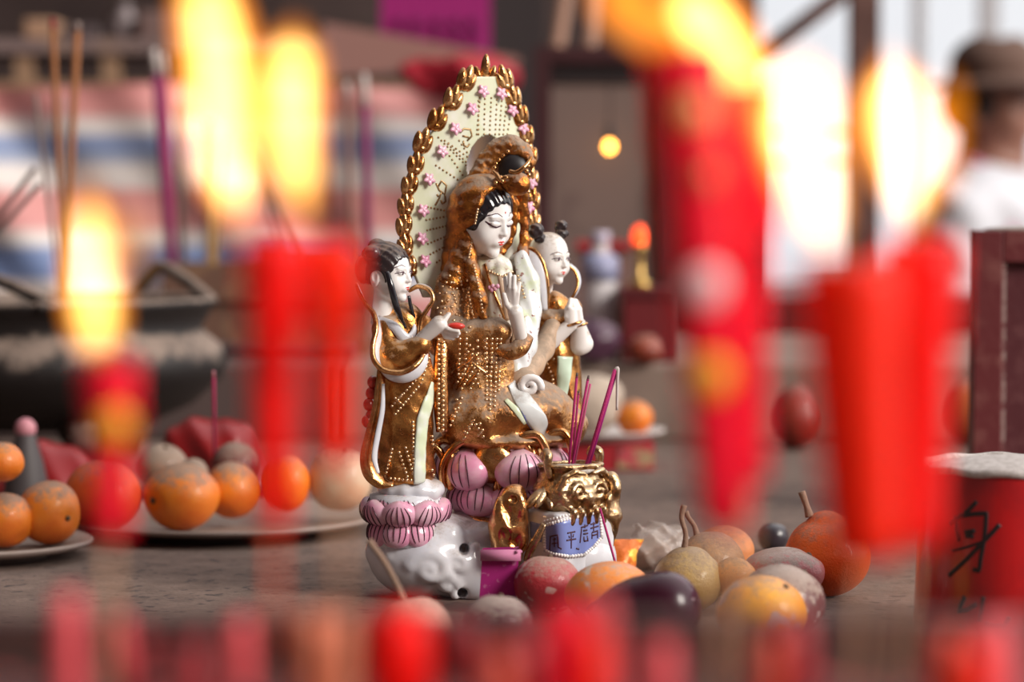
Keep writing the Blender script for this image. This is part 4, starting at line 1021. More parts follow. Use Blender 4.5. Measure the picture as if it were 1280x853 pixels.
stick((224, 130), (228, 326), dB, dB + .04, .0058, GRY, 'thick grey incense stick right of the purple ones', GS)
stick((262, 150), (263, 330), dB, dB, .0065, TANI, 'tan incense stick seen through the tall flame', GS)
stick((284, 150), (270, 330), dB, dB + .03, .003, TANI, 'thin tan incense stick leaning right behind the tall flame', GS)
stick((434, 120), (440, 330), dB, dB, .0045, mat('brown_red_incense', (.26, .12, .09), .8), 'brown incense stick left of the statue halo', GS, .02)
stick((456, 132), (460, 326), dB, dB + .02, .0065, PUR, 'thick purple incense stick left of the statue halo', GS, .045)
stick((310, 172), (372, 322), dB, dB, .0045, DRK, 'dark incense stick leaning left above the left candle pair', GS)
stick((318, 178), (352, 330), dB, dB + .03, .004, GRY, 'grey incense stick leaning left beside the dark one', GS)
# ---------------------------------------------------------------- plates and fruit on the left
def plate_at(px, d, R, lab):
    c = P(px, 600, d); c[2] = TBL
    pr = [(R * .6, 0), (R * .62, .004), (R * .9, .009), (R, .0135), (R, .0155), (R * .985, .0165), (R * .9, .012), (R * .6, .007), (.01, .007)]
    o = tag(mk('plate', lathe(pr, c, 72), mat('dusty_pale_plate', (.29, .225, .20), .6, dust=.6, dcol=ASH, dlo=.5, dhi=1.), loc=c), lab, 'plate', 'plates of oranges on the altar table')
    return c
plate_at(-30, 2.50, .103, 'small dusty plate of oranges at the left edge')
plate_at(275, 2.70, .150, 'large dusty plate of fruit left of the statue')
def solve(py, rpx, rz_, lift):
    lo, hi = 1.5, 5.
    for _ in range(60):
        m = (lo + hi) / 2
        z = P(0, py, m)[2] - TBL - lift - rz_ * rpx * m / F
        if z > 0: lo = m
        else: hi = m
    return (lo + hi) / 2
def peel(nm, c1, c2, dust=.9, dlo=.3, dhi=.85, coat=.15, rough=.42, dcol=(0.286, 0.212, 0.164), bump=.35, spk=None, c2s=22):
    return mat(nm, c1, rough, 0, dust=dust, dcol=dcol, dlo=dlo, dhi=dhi, bump=bump, bscale=500, col2=c2, c2s=c2s, c2=(.4, .65), coat=coat, spk=spk, dscale=150)
ORA = peel('dusty_orange_peel', (.82, .24, .015), (.72, .14, .01))
ORC = peel('orange_peel_clean', (.85, .25, .015), (.76, .15, .01), dlo=.5, dhi=1.05)
SCAR = mat('stem_scar', (.10, .06, .035), .8)
def fruit(nm, cat, lab, px, py, rpx, mt, sq=.93, lift=0, grp=None, ax=(.3, -.7, -.3), d=None, dim=.10, prof=None, stem=None, wx=1., wob_=.02, hollow=True, stemm=None):
    d = d or solve(py, rpx, sq, lift)
    c = P(px, py, d); r = rpx * d / F
    ax = np.array(ax, float); ax /= np.linalg.norm(ax)
    V, Fs = uvs((0, 0, 0), (1, 1, 1), 48, 32)
    az = V @ ax
    k = 1 - dim * np.exp(-((1 - az) / .035)) - dim * .6 * np.exp(-((1 + az) / .03))
    k *= 1 + wob_ * np.sin(3 * V[:, 0] + 2 + px) * np.cos(2.5 * V[:, 1] + px * .3) + wob_ * .6 * np.sin(5 * V[:, 2] + px)
    if prof: k *= np.interp(V[:, 2], [a for a, b in prof], [b for a, b in prof])
    V = V * k[:, None] * np.array([wx, 1, sq]) * r + c
    base = np.array([c[0], c[1], V[:, 2].min()])
    o = tag(mk(nm, (V, Fs), mt, loc=base), lab, cat, grp)
    if stem is None and hollow:
        p_ = c + ax * r * (1 - dim * .8) * np.array([1, 1, sq])
        mk('stem_scar', uvs(p_, (r * .085, r * .085, r * .085), 10, 8), SCAR, o)
    elif stem:
        pts = [P(x, y, d + z * r) for x, y, z in stem]
        rr = r * .07
        mk('stem', tube(pts, [rr * 1.5] + [rr] * (len(pts) - 2) + [rr * 1.25], 10, 1, None, 6), stemm or mat('dry_stem', (.27, .17, .12), .85, bump=.5, bscale=300), o)
    return o
G1 = 'oranges on the left edge plate'; G2 = 'fruit on the large plate left of the statue'
fruit('orange', 'orange', 'orange at the left edge leaning on the two below', 3, 578, 27, ORC, lift=.047, grp=G1, d=2.49, ax=(-.5, .3, .6))
fruit('orange', 'orange', 'lower orange cut by the left edge of the picture', 6, 650, 37, ORA, lift=.009, grp=G1, ax=(-.6, .5, .6))
fruit('orange', 'orange', 'dusty orange at the right end of the left edge plate', 61, 641, 40, ORA, sq=1.0, lift=.009, grp=G1, ax=(.72, -.62, -.12))
fruit('orange', 'orange', 'reddish orange behind the small left candle', 128, 620, 48, peel('reddish_peel', (.80, .14, .012), (.62, .07, .01), dlo=.55, dhi=1.1), lift=.009, grp=G2, ax=(.3, .5, .8))
fruit('orange', 'orange', 'biggest dusty orange at the front of the large plate', 227, 621, 48, ORA, lift=.009, grp=G2, sq=.88, ax=(-.72, -.68, -.05))
fruit('orange', 'orange', 'dusty orange just left of the left candle pair', 291, 613, 36, ORA, lift=.009, grp=G2, sq=1.0, ax=(.2, .6, .7), d=2.67)
fruit('orange', 'orange', 'bright orange half hidden by the left candle pair', 358, 604, 30, ORC, lift=.009, grp=G2, sq=1.15, d=2.68, ax=(.2, .6, .7))
DUN = peel('ash_grey_peel', (.30, .17, .11), (.22, .10, .07), dlo=-.1, dhi=.5)
fruit('apple', 'fruit', 'grey dusted round fruit heaped behind the biggest orange', 202, 585, 33, DUN, lift=.02, grp=G2, d=2.76, ax=(.2, -.3, .9))
fruit('apple', 'fruit', 'small grey fruit wedged behind the biggest orange and its neighbour', 241, 592, 20, DUN, lift=.02, grp=G2, d=2.75)
fruit('plum', 'fruit', 'dark red dusted fruit under the lone red incense stick', 296, 582, 32, peel('dark_red_skin', (.16, .02, .02), (.10, .015, .015), dlo=.1, dhi=.8), lift=.02, grp=G2, d=2.8, ax=(.1, .3, .9))
fruit('pale_apple', 'fruit', 'pale cream fruit at the right end of the large plate', 425, 600, 40, peel('pale_apple_skin', (.66, .50, .34), (.70, .36, .22), dlo=.5, dhi=1.1), lift=.009, grp=G2, ax=(.1, -.1, 1), sq=1.0, d=2.70)
stick((267, 470), (268, 566), 2.72, 2.79, .0016, ROSE, 'lone thin red incense stick standing among the plate fruit', 'red incense among fruit', .006, mat('pink_tip', (.55, .2, .25), .8), .02)
# crumpled red plastic behind the plates
RPL = mat('red_plastic', (.24, .007, .009), .35, coat=.1)
for (px, py, rx, rz_, d, sd, lab) in ((70, 585, 78, 36, 2.98, 3, 'crumpled red plastic bag behind the left edge oranges'), (265, 556, 92, 38, 3.0, 5, 'crumpled red plastic bag under the big incense bowl')):
    c = P(px, py, d); k = d / F; c[2] = TBL + rz_ * k * 1.0
    R_ = np.array([rx * k, .05, max(P(0, py - rz_, d)[2] - TBL, .03)])
    m = smesh(lambda Pt: smax(ell(Pt, (c[0], c[1], TBL + .0), R_) + .008 * wob(Pt, 55, sd) + .004 * np.abs(np.sin(90 * Pt[0] + 60 * Pt[2])), -(Pt[2] - np.float32(TBL)), .004), (c[0] - R_[0] * 1.3, c[1] - .08, TBL - .01), (c[0] + R_[0] * 1.3, c[1] + .08, TBL + R_[2] * 1.4), .0045)
    tag(mk('plastic_bag', m, RPL), lab, 'plastic bag', 'red plastic bags')
c = P(32, 560, 2.85); c[2] = TBL
zc_ = P(32, 527, 2.85)[2] - TBL
cone = tag(mk('incense_cone', lathe([(.026, 0), (.026, .01), (.018, zc_ * .55), (.011, zc_ * .8), (.009, zc_ * .88)], c, 24), mat('dark_grey_cone', (.05, .04, .042), .6)), 'dark grey cone with a pink tip behind the left edge oranges', 'cone')
mk('pink_tip', uvs(c + np.array([0, 0, zc_ * .92]), (.011, .011, .011), 14, 10), mat('dull_pink', (.50, .20, .24), .5), cone)
# ---------------------------------------------------------------- fruit on the right of the statue
G3 = 'fruit in the heap before the statue'
FRD = (.48, .385, .33)
fruit('orange', 'orange', 'orange streaked with ash between the red apple and the aubergine', 762, 743, 51, peel('streaked_peel', (.80, .25, .02), (.70, .15, .012), dlo=.7, dhi=1.3, dcol=FRD, spk=(90, (.62, .48, .38), .60, .68)), grp=G3, sq=.80, ax=(-.3, .6, .7), wx=1.12)
fruit('red_apple', 'apple', 'red apple mottled with ash below the blue plaque', 684, 731, 42, peel('ashy_red_apple', (.42, .03, .04), (.30, .02, .03), dlo=.25, dhi=1.0, dcol=(0.408, 0.273, 0.224), spk=(75, (.62, .46, .42), .60, .66)), grp=G3, sq=.9, ax=(.1, .2, 1))
fruit('plum', 'plum', 'dusty dark plum in front of the magenta paper', 622, 781, 44, peel('dusty_plum', (.11, .018, .03), (.17, .04, .05), dlo=.25, dhi=.8, dcol=(.40, .31, .27)), grp=G3, sq=.88, ax=(.1, .2, 1))
fruit('peach', 'peach', 'pale dusty peach with a long bent stem below the cloud base', 518, 790, 50, peel('pale_peach', (.62, .34, .26), (.55, .26, .20), dlo=.3, dhi=1.0, dcol=(0.395, 0.279, 0.219)), grp=G3, sq=.9, ax=(-.2, .1, 1), stem=[(505, 752, 0), (497, 733, .1), (482, 705, .2), (470, 688, .25), (461, 676, .25)])
# aubergine
d = 1.985
kk = d / F
def f_aub(Pt):
    o = smin(ell(Pt, P(832, 768, d), (45 * kk, 44 * kk, 48 * kk)), ell(Pt, P(800, 772, d + .004), (50 * kk, 38 * kk, 42 * kk)), .012)
    return smin(o, cap(Pt, P(790, 768, d + .006), P(742, 768, d + .012), 30 * kk, 10 * kk), .012)
cA = P(808, 768, d)
am = smesh(f_aub, cA - .066, cA + .066, .0016)
am = (np.array(am[0]) + np.array([0, 0, TBL - np.array(am[0])[:, 2].min()]), am[1])
aub = tag(mk('aubergine', am, mat('aubergine_skin', (.035, .005, .014), .27, spec=.3, coat=.12, col2=(.06, .012, .03), c2s=20, spk=(100, (.34, .25, .27), .69, .73))), 'glossy dark purple aubergine lying at the front of the heap', 'aubergine', G3)
PEAR = peel('dusty_tan_pear', (.52, .34, .12), (.44, .27, .10), dlo=.3, dhi=.9, dcol=(.36, .25, .17))
prp = [(-1, 1), (-.2, 1.02), (.35, .92), (.7, .88), (1, .95)]
fruit('pear', 'pear', 'dusty tan pear with an upright stem behind the aubergine', 860, 722, 46, PEAR, grp=G3, sq=.92, ax=(0, 0, 1), dim=.05, prof=prp, stem=[(855, 690, 0), (857, 668, -.05), (852, 648, -.05), (855, 632, 0)])
fruit('pear', 'pear', 'dull tan pear with a curved stem behind the first pear', 888, 706, 44, peel('brown_pear', (.52, .28, .13), (.46, .24, .12), dlo=.35, dhi=1., dcol=(0.311, 0.222, 0.163)), grp=G3, sq=.95, ax=(0, 0, 1), dim=.05, stem=[(872, 673, 0), (868, 658, .1), (861, 648, .1), (857, 640, .1)])
fruit('orange', 'orange', 'dusty orange behind the two pears', 905, 690, 38, peel('tan_orange_peel', (.74, .27, .08), (.66, .20, .06), dlo=.35, dhi=1.1, dcol=(0.34, 0.218, 0.153)), grp=G3, sq=.9, ax=(-.2, .5, .8))
fruit('orange', 'orange', 'small orange between the pears and the mottled yellow fruit', 918, 722, 28, peel('amber_peel', (.78, .36, .10), (.72, .26, .07), dlo=.5, dhi=1.2, dcol=(0.34, 0.243, 0.164)), grp=G3, sq=.9, d=2.17, ax=(0, .5, .8))
fruit('peach', 'peach', 'pinkish peach thick with ash at the back of the dark plum', 979, 716, 50, peel('ashy_pink_peach', (.50, .12, .12), (.42, .08, .09), dlo=.35, dhi=.8, dcol=(.46, .36, .31), coat=.3), grp=G3, sq=.64, wx=1.05, ax=(.6, .1, .6), d=2.2)
fruit('plum', 'plum', 'dark plum with a white ash cap right of the mottled yellow fruit', 977, 752, 56, peel('ash_capped_plum', (.13, .04, .045), (.20, .07, .07), dlo=.2, dhi=.62, dcol=(.44, .34, .29), coat=.3, spk=(140, (.5, .42, .4), .6, .7)), grp=G3, sq=.82, ax=(.5, .2, .7))
fruit('mango', 'mango', 'mottled yellow orange fruit with grey ash patches at the front', 952, 765, 53, peel('mottled_mango', (.86, .38, .03), (.80, .26, .03), dlo=.55, dhi=1.2, dcol=(0.381, 0.255, 0.186), spk=(38, (.50, .36, .33), .57, .62)), grp=G3, sq=.84, wx=1.1, ax=(.5, -.3, .7), dim=.05)
fruit('orange_pear', 'pear', 'large red orange pear with thin stem under the right candles', 1034, 692, 55, peel('red_orange_pear', (.78, .13, .012), (.70, .09, .01), dlo=.45, dhi=1.1, dcol=(0.374, 0.182, 0.121)), grp=G3, sq=1.0, ax=(0, 0, 1), dim=.02, prof=[(-1, 1), (0, 1), (.55, .92), (.85, .86), (1, .98)], stem=[(1012, 646, 0), (1008, 632, 0), (1002, 615, 0)])
fruit('dark_plum', 'plum', 'small black plum between the peach and the red orange pear', 966, 672, 20, mat('black_plum_skin', (.03, .022, .03), .3, coat=.4), grp=G3, ax=(.2, .1, 1))
# clear bag with packet
c = P(818, 682, 2.42); k = 2.42 / F
bgm = bpy.data.materials.new('clear_plastic'); bgm.use_nodes = True; b_ = bgm.node_tree.nodes['Principled BSDF']
b_.inputs['Base Color'].default_value = (.66, .56, .50, 1); b_.inputs['Roughness'].default_value = .18; b_.inputs['Alpha'].default_value = .42; b_.inputs['Specular IOR Level'].default_value = .9
Rb = np.array([56 * k, .045, 44 * k])
bg_ = smesh(lambda Pt: smax(ell(Pt, (c[0], c[1], TBL + .012), Rb) + .007 * wob(Pt, 90, 4) + .006 * np.abs(np.sin(150 * Pt[0] + 90 * Pt[2] + 60 * Pt[1])) + .004 * np.abs(np.sin(260 * Pt[2] - 120 * Pt[0])), -(Pt[2] - np.float32(TBL + .001)), .003), (c[0] - .07, c[1] - .075, TBL - .01), (c[0] + .07, c[1] + .075, TBL + .075), .0022)
bag = tag(mk('clear_bag', bg_, bgm), 'crinkled clear plastic bag right of the blue plaque', 'plastic bag')
c = P(776, 692, 2.36); k = 2.36 / F; V = []; Fs = []
nx, nz = 9, 9
for sd in (0, 1):
    for j in range(nz):
        for i in range(nx):
            u, v = i / (nx - 1) - .5, j / (nz - 1); th = (.25 - u * u) * (.25 - (v - .5) ** 2) * .16
            V.append((c[0] + u * 40 * k + (v - .5) * 16 * k + .0012 * math.sin(9 * v + 3 * i), c[1] + (v - .5) * .02 + (th if sd else -th) + .0015 * math.sin(2.1 * i + 1.7 * j), TBL + .001 + v * 46 * k))
o_ = nx * nz
for j in range(nz - 1):
    for i in range(nx - 1):
        q_ = j * nx + i; Fs.append((q_, q_ + 1, q_ + nx + 1, q_ + nx)); Fs.append((o_ + q_, o_ + q_ + nx, o_ + q_ + nx + 1, o_ + q_ + 1))
tag(mk('snack_packet', (np.array(V), Fs), mat('orange_foil', (.70, .16, .02), .25, .2, col2=(.85, .45, .05), c2s=60, c2=(.5, .53), bump=.6, bscale=150)), 'small orange and yellow foil packet beside the clear bag', 'packet')
bl = fruit('brown_bun', 'bun', 'brown dusty bun inside the clear bag', 812, 694, 30, peel('bun_brown', (.38, .24, .17), (.30, .17, .12), dlo=.3, dhi=.9), sq=.72, lift=.002, d=2.42, hollow=False)
# magenta paper sleeve
d = 2.15
V = np.array([P(603, 690, d), P(649, 688, d), P(644, 744, d + .01), P(598, 744, d + .01)]); up = np.array([0, .022, 0])
pp_ = []
z0p = TBL
Vb = V.copy(); Vb[2, 2] = Vb[3, 2] = TBL
ppm = (np.concatenate([Vb, Vb + up]), [(0, 3, 2, 1), (4, 5, 6, 7), (1, 2, 6, 5), (3, 0, 4, 7)])
MG = mat('magenta_paper_sleeve', (.40, .012, .19), .75, dust=.9, dcol=(0.395, 0.207, 0.23), dlo=.55, dhi=1.2, spk=(170, (.50, .12, .30), .58, .66))
ps = tag(mk('paper_sleeve', ppm, MG, smooth=False), 'upright magenta paper sleeve left of the red apple', 'paper')
fd = [P(600.5, 688, d - .004), P(651, 686, d - .004)]
mk('folded_edge', merge(box((fd[0][0], fd[0][1] - .001, fd[0][2] - 13.5 * d / F), (fd[1][0], fd[0][1] + .003, fd[0][2])), tube([P(646, 690, d - .006), P(651, 690, d + .02)], 2.3 * d / F, 10)), mat('dusty_pink_paper', (.56, .20, .35), .8), ps)
# incense in the statue's pot, and one beside
GP = "magenta incense sticks in the statue's pot"
PDm = (2.3 - 92 * U)
MGI = mat('magenta_incense', (.42, .008, .13), .6, bump=.5, bscale=900)
stick((721, 471), (712, 572), PDm, PDm, .0011, MGI, 'leftmost upright magenta incense stick in the statue pot', GP, .003, DRK, .012)
stick((735, 474), (717, 572), PDm, PDm, .0011, MGI, 'magenta incense stick leaning right in the statue pot bundle', GP, .003, DRK, .012)
stick((738, 480), (720, 570), PDm + .006, PDm + .004, .0010, mat('pink_incense', (.55, .10, .22), .6), 'pink incense stick behind the leaning one in the statue pot', GP, 0, None, .012)
stick((723, 492), (716, 572), PDm + .008, PDm + .006, .0009, MGI, 'shorter burnt magenta incense stick in the statue pot bundle', GP, .002, DRK, .012)
o = stick((769, 462), (736, 572), PDm - .004, PDm - .004, .0016, MGI, 'tallest magenta incense stick with curling white ash in the statue pot', GP, 0, None, .012)
mk('ash_tip', tube([P(768.5, 464, PDm - .004), P(772, 461, PDm - .004), P(771.5, 480, PDm - .004), P(771, 513, PDm - .004)], [.0013, .0016, .0012, .001], 8, 1, None, 6), ASHT, o)
stick((771, 462.5), (739, 572), PDm - .002, PDm - .002, .0013, mat('violet_incense', (.30, .006, .16), .6), 'violet incense stick pressed against the tallest one in the statue pot', GP, 0, None, .012)
stick((750, 636), (768, 700), 2.212, 2.19, .0010, MGI, 'short magenta incense stick leaning beside the blue plaque', 'magenta incense beside plaque', 0, None, .028)
# ---------------------------------------------------------------- behind, centre right
d = 3.3
a = P(672, 590, d); a[2] = TBL; b = P(818, 556, d)
pkx = tag(mk('printed_box', box((a[0], a[1], TBL), (b[0], a[1] + .13, b[2])), mat('red_printed_card', (.42, .02, .03), .5), smooth=False), 'low red printed box with a patterned end behind the incense pot', 'box')
e0 = P(772, 586, d - .002); e1 = P(817, 560, d - .002)
mk('printed_panel', box((e0[0], e0[1], e0[2]), (e1[0], e0[1] + .0015, e1[2])), mat('printed_picture', (.55, .08, .10), .5, col2=(.45, .32, .18), c2s=45, c2=(.48, .54), spk=(60, (.12, .08, .07), .6, .64)), pkx, smooth=False)
c = P(748, 552, d + .06); zt3 = b[2]
tray = tag(mk('tray', lathe([(.055, 0), (.058, .003), (.078, .011), (.080, .013), (.076, .0135), (.055, .006), (.01, .005)], (c[0], c[1], zt3), 48), mat('pale_grey_tray', (.60, .54, .52), .5)), 'pale tray on the red printed box', 'tray')
fruit('orange', 'orange', 'small bright orange on the pale tray behind the incense', 793, 506, 23, ORC, lift=0, d=3.33, grp='fruit on the pale tray', ax=(.2, .5, .7), sq=1.0).location.z = zt3 + .0075
c = P(735, 505, 3.34); k = 3.34 / F
lm_ = blob((c[0], c[1], zt3 + .006 + 42 * k), (46 * k, .05, 42 * k), .004, 60, 2, .004)
lm_ = (np.array(lm_[0]) + np.array([0, 0, zt3 + .0062 - np.array(lm_[0])[:, 2].min()]), lm_[1])
tag(mk('cloth_bundle', lm_, mat('dusty_beige_cloth', (.46, .37, .30), .9, bump=.4, bscale=80)), 'dusty beige cloth bundle on the pale tray', 'bundle')
zs = TBL + .1
def onstep(x0, x1, y0, d, depth, nm, mt, lab, cat, bev=.004):
    A = P(x0, 450, d); B = P(x1, y0, d)
    return tag(mk(nm, box((A[0], A[1], zs), (B[0], A[1] + depth, B[2])), mt, smooth=False, bevel=bev), lab, cat)
rb_ = onstep(778, 850, 362, 3.78, .1, 'dark_red_box', mat('dark_red_card', (.16, .012, .016), .5), 'dark red box on the step behind the right candles', 'box')
mk('lid', box((P(777, 0, 3.775)[0], P(0, 0, 3.775)[1], P(0, 372, 3.775)[2]), (P(851, 0, 3.775)[0], P(0, 0, 3.775)[1] + .11, P(0, 361, 3.775)[2])), mat('darker_red_card', (.11, .01, .014), .5), rb_, smooth=False)
tp = P(800, 362, 3.83); zl = P(0, 361, 3.775)[2]
lr = tag(empty('red_lamp', (tp[0], tp[1], zl)), 'small glowing red altar lamp on the dark red box', 'lamp')
zz = P(800, 300, 3.83)[2] - zl
mk('lamp_base', lathe([(.016, 0), (.016, .006), (.006, .012), (.005, zz - .02), (.009, zz - .012), (.009, zz - .006)], (tp[0], tp[1], zl), 20), mat('brass', (.6, .38, .12), .35, .9), lr)
mk('bulb', uvs((tp[0], tp[1], zl + zz + .004), (.011, .011, .016), 16, 12), mat('red_glow', (1, .1, .02), .5, emit=((1, .07, .01), 2.2)), lr)
# bottle
bt = P(750, 440, 3.86); bt[2] = zs; hb_ = P(750, 290, 3.86)[2] - zs; r_ = 24 * 3.86 / F
bo = tag(empty('plastic_bottle', bt), 'whitish plastic bottle with a blue cap on the step behind the right attendant', 'bottle')
mk('bottle', lathe([(r_ * .9, 0), (r_, .006), (r_ * .96, hb_ * .2), (r_, hb_ * .35), (r_ * .95, hb_ * .55), (r_ * .9, hb_ * .7), (r_ * .45, hb_ * .88), (r_ * .42, hb_ * .92)], bt, 32), mat('white_plastic', (.72, .69, .72), .25, coat=.2, col2=(.60, .54, .53), c2s=30), bo)
mk('cap', lathe([(r_ * .5, hb_ * .915), (r_ * .5, hb_ * .995), (r_ * .44, hb_)], bt, 24), mat('pale_lilac_cap', (.55, .52, .66), .4), bo)
mk('label', lathe([(r_ * 1.02, hb_ * .62), (r_ * .985, hb_ * .80), (r_ * .6, hb_ * .83)], bt, 32), mat('blue_label', (.35, .38, .58), .4), bo)
tag(mk('red_carton', box((P(722, 0, 4.1)[0], P(0, 0, 4.1)[1], zs), (P(790, 0, 4.1)[0], P(0, 0, 4.1)[1] + .08, P(0, 304, 4.1)[2])), mat('brown_red_card', (.22, .12, .10), .6), smooth=False), 'brown carton with a red lid behind the plastic bottle', 'carton')
ro = bpy.data.objects['red_carton']
mk('lid', box((P(721, 0, 4.09)[0], P(0, 0, 4.09)[1], P(0, 312, 4.09)[2]), (P(791, 0, 4.09)[0], P(0, 0, 4.09)[1] + .09, P(0, 302, 4.09)[2])), mat('red_lid', (.40, .02, .03), .5), ro, smooth=False)
c = P(742, 446, 3.72)
pm_ = blob((c[0], c[1], zs + .026), (.036, .032, .028), .003, 90, 3, .003); pm_ = (np.array(pm_[0]) + np.array([0, 0, zs - np.array(pm_[0])[:, 2].min()]), pm_[1])
tag(mk('purple_cloth', pm_, mat('purple_cloth', (.075, .028, .055), .35, coat=.2)), 'dark purple crumpled cloth at the foot of the plastic bottle', 'cloth')
fruit('persimmon', 'fruit', 'dark red fruit lying before the dark red box', 806, 477, 24, peel('dark_persimmon', (.30, .05, .02), (.22, .03, .015), dlo=.6, dhi=1.2), sq=.8, d=3.72, grp='dark fruit at the step', ax=(0, .2, 1), lift=.1).location.z = zs
for (px, py, lab) in ((995, 522, 'dark red pomegranate in front of the pale step left of the right candles'), (1210, 516, 'dark orange red fruit beside the maroon panel screen')):
    fruit('pomegranate', 'fruit', lab, px, py, 36 if px < 1100 else 37, peel('pomegranate_skin' if px < 1100 else 'brown_orange_skin', (.28, .025, .012) if px < 1100 else (.45, .10, .02), (.20, .015, .01), dlo=.7, dhi=1.3), sq=1.12, ax=(-.3, .2, .9), grp='dark fruit on the table by the step')
# low maroon cabinet and box at far right
lc = tag(empty('low_cabinet', (P(1130, 0, 5.0)[0], P(0, 0, 5.0)[1], 0)), 'low dark red cabinet under the bright window', 'cabinet')
x0, x1 = P(962, 0, 5.)[0], P(1420, 0, 5.)[0]; y0 = P(0, 0, 5.)[1]; z1 = P(0, 372, 5.)[2]
mk('carcass', box((x0, y0, .06), (x1, y0 + .35, z1)), mat('dark_red_lacquer', (.10, .012, .012), .45), lc, smooth=False)
mk('plinth', box((x0 + .02, y0 + .03, 0), (x1 - .02, y0 + .33, .06)), DW, lc, smooth=False)
for k in range(2): mk('door', box((x0 + .03 + k * (x1 - x0) / 2, y0 - .015, .1), (x0 - .02 + (k + 1) * (x1 - x0) / 2, y0, z1 - .05)), mat('deep_red_lacquer', (.14, .016, .014), .4), lc, smooth=False)
# ---------------------------------------------------------------- maroon cabinet at the right edge
d = 2.78
a = P(1216, 570, d); a[2] = TBL; b = P(1216, 288, d); W_ = .36; zt4 = b[2]
cb_ = tag(empty('wooden_screen', (a[0] + W_ / 2, a[1], TBL)), 'scratched maroon wooden panel screen with dusty top at the right edge', 'screen')
st = 36 * d / F
mk('frame', merge(box((a[0], a[1], TBL), (a[0] + st, a[1] + .03, zt4)), box((a[0] + W_ - st, a[1], TBL), (a[0] + W_, a[1] + .03, zt4)), box((a[0] + st, a[1], zt4 - 40 * d / F), (a[0] + W_ - st, a[1] + .03, zt4)), box((a[0] + st, a[1], TBL), (a[0] + W_ - st, a[1] + .03, TBL + .03))), MAR, cb_, smooth=False, bevel=.0015)
mk('panel', box((a[0] + st, a[1] + .012, TBL + .03), (a[0] + W_ - st, a[1] + .02, zt4 - 40 * d / F)), mat('maroon_panel', (.085, .012, .018), .5, bump=.3, bscale=120, col2=(.12, .03, .035), c2s=40), cb_, smooth=False)
mk('beading', box((a[0] + st - .0005, a[1] + .003, TBL + .03), (a[0] + st + .0035, a[1] + .0135, zt4 - 40 * d / F)), mat('worn_edge', (.34, .24, .22), .7, col2=(.16, .05, .05), c2s=120, c2=(.5, .56)), cb_, smooth=False)
mk('backboard', box((a[0] + .003, a[1] + .03, TBL), (a[0] + W_ - .003, a[1] + .036, zt4 - .001)), MAR, cb_, smooth=False)
dm = smesh(lambda Pt: ell(Pt, (a[0] + .16, a[1] + .018, zt4), (.17, .026, .005)) + .003 * wob(Pt, 90, 2), (a[0] + .001, a[1] - .001, zt4 - .002), (a[0] + W_, a[1] + .036, zt4 + .012), .003)
mk('dust_layer', dm, mat('grey_dust', (.40, .34, .31), .95, bump=.6, bscale=500), cb_)
# ---------------------------------------------------------------- red tin of ash
d = 2.0; r_ = 128 * d / F
tcx = P(1266, 700, d + r_)
tcx[2] = TBL; zt5 = P(1266, 592, d)[2] - TBL
REDT = mat('red_paper_wrap', (.52, .008, .010), .3, coat=.35, col2=(.30, .008, .012), c2s=16, c2=(.45, .7))
def tin_r(z, an): return r_ * (1 + .010 * math.sin(3 * an + 9 * z) + .012 * math.sin(7 * an + 2)) * (1.0 - .05 * z / zt5)
V = []; Fs = []; n = 96; zs_ = np.linspace(0, zt5, 24)
for z in zs_:
    for j in range(n): an = 2 * PI * j / n; V.append((tcx[0] + tin_r(z, an) * math.cos(an), tcx[1] + tin_r(z, an) * math.sin(an), TBL + z))
for z, kr in ((zt5 - .001, .965), (zt5 - .02, .96)):
    for j in range(n): an = 2 * PI * j / n; V.append((tcx[0] + tin_r(zt5, an) * kr * math.cos(an), tcx[1] + tin_r(zt5, an) * kr * math.sin(an), TBL + z))
nr = len(V) // n
for i in range(nr - 1):
    for j in range(n):
        k = i * n + j; k2 = i * n + (j + 1) % n; Fs.append((k, k2, k2 + n, k + n))
V.append((tcx[0], tcx[1], TBL)); Fs += [(len(V) - 1, (j + 1) % n, j) for j in range(n)]
V = np.array(V)
tin = tag(mk('ash_tin', (V, Fs), REDT, loc=tcx), 'red paper wrapped tin with black brush characters and an ash covered top', 'tin')
tt = BVHTree.FromPolygons([Vector(v / U) for v in V], Fs)
tch = [[(1221, 627), (1213, 636), (1206, 642)], [(1195, 645), (1196, 662), (1199, 677)], [(1188, 656), (1201, 645), (1217, 643), (1233, 642), (1232, 660), (1230, 676), (1226, 698), (1224, 714), (1216, 712)],
       [(1206, 666), (1219, 664)], [(1207, 670), (1217, 671)], [(1190, 689), (1210, 684), (1230, 677)], [(1250, 656), (1230, 677), (1210, 698), (1186, 720)],
       [(1206, 746), (1198, 764), (1209, 762), (1221, 755)], [(1229, 746), (1227, 762), (1224, 776)], [(1231, 778), (1244, 781), (1257, 781)], [(1262, 770), (1254, 785), (1242, 798)], [(1199, 781), (1206, 784)]]
tl = [stroke(tt, s_, [2.6 if i != 5 else 1.6] * len(s_), .25, .1, 8, 3) for i, s_ in enumerate(tch)]
mk('lettering', S(merge(*[c for c in tl if c])), mat('black_ink', (.02, .012, .015), .5), tin)
rm_ = [np.array([tcx[0] + tin_r(zt5, an) * 1.0 * math.cos(an), tcx[1] + tin_r(zt5, an) * 1.0 * math.sin(an), TBL + zt5 + .0005 - .0015 * (1 + math.sin(11 * an) * .5)]) for an in np.linspace(0, 2 * PI, 120)]
mk('ash_rim', tube(rm_, .0032, 8), mat('pale_ash_cake', (.60, .55, .53), .95, bump=.8, bscale=600, col2=(.45, .40, .38), c2s=180, c2=(.45, .6)), tin)
mk('ash', uvs((tcx[0], tcx[1], TBL + zt5 - .008), (r_ * .93, r_ * .93, .014), 60, 10), MATS['pale_ash_cake'], tin)
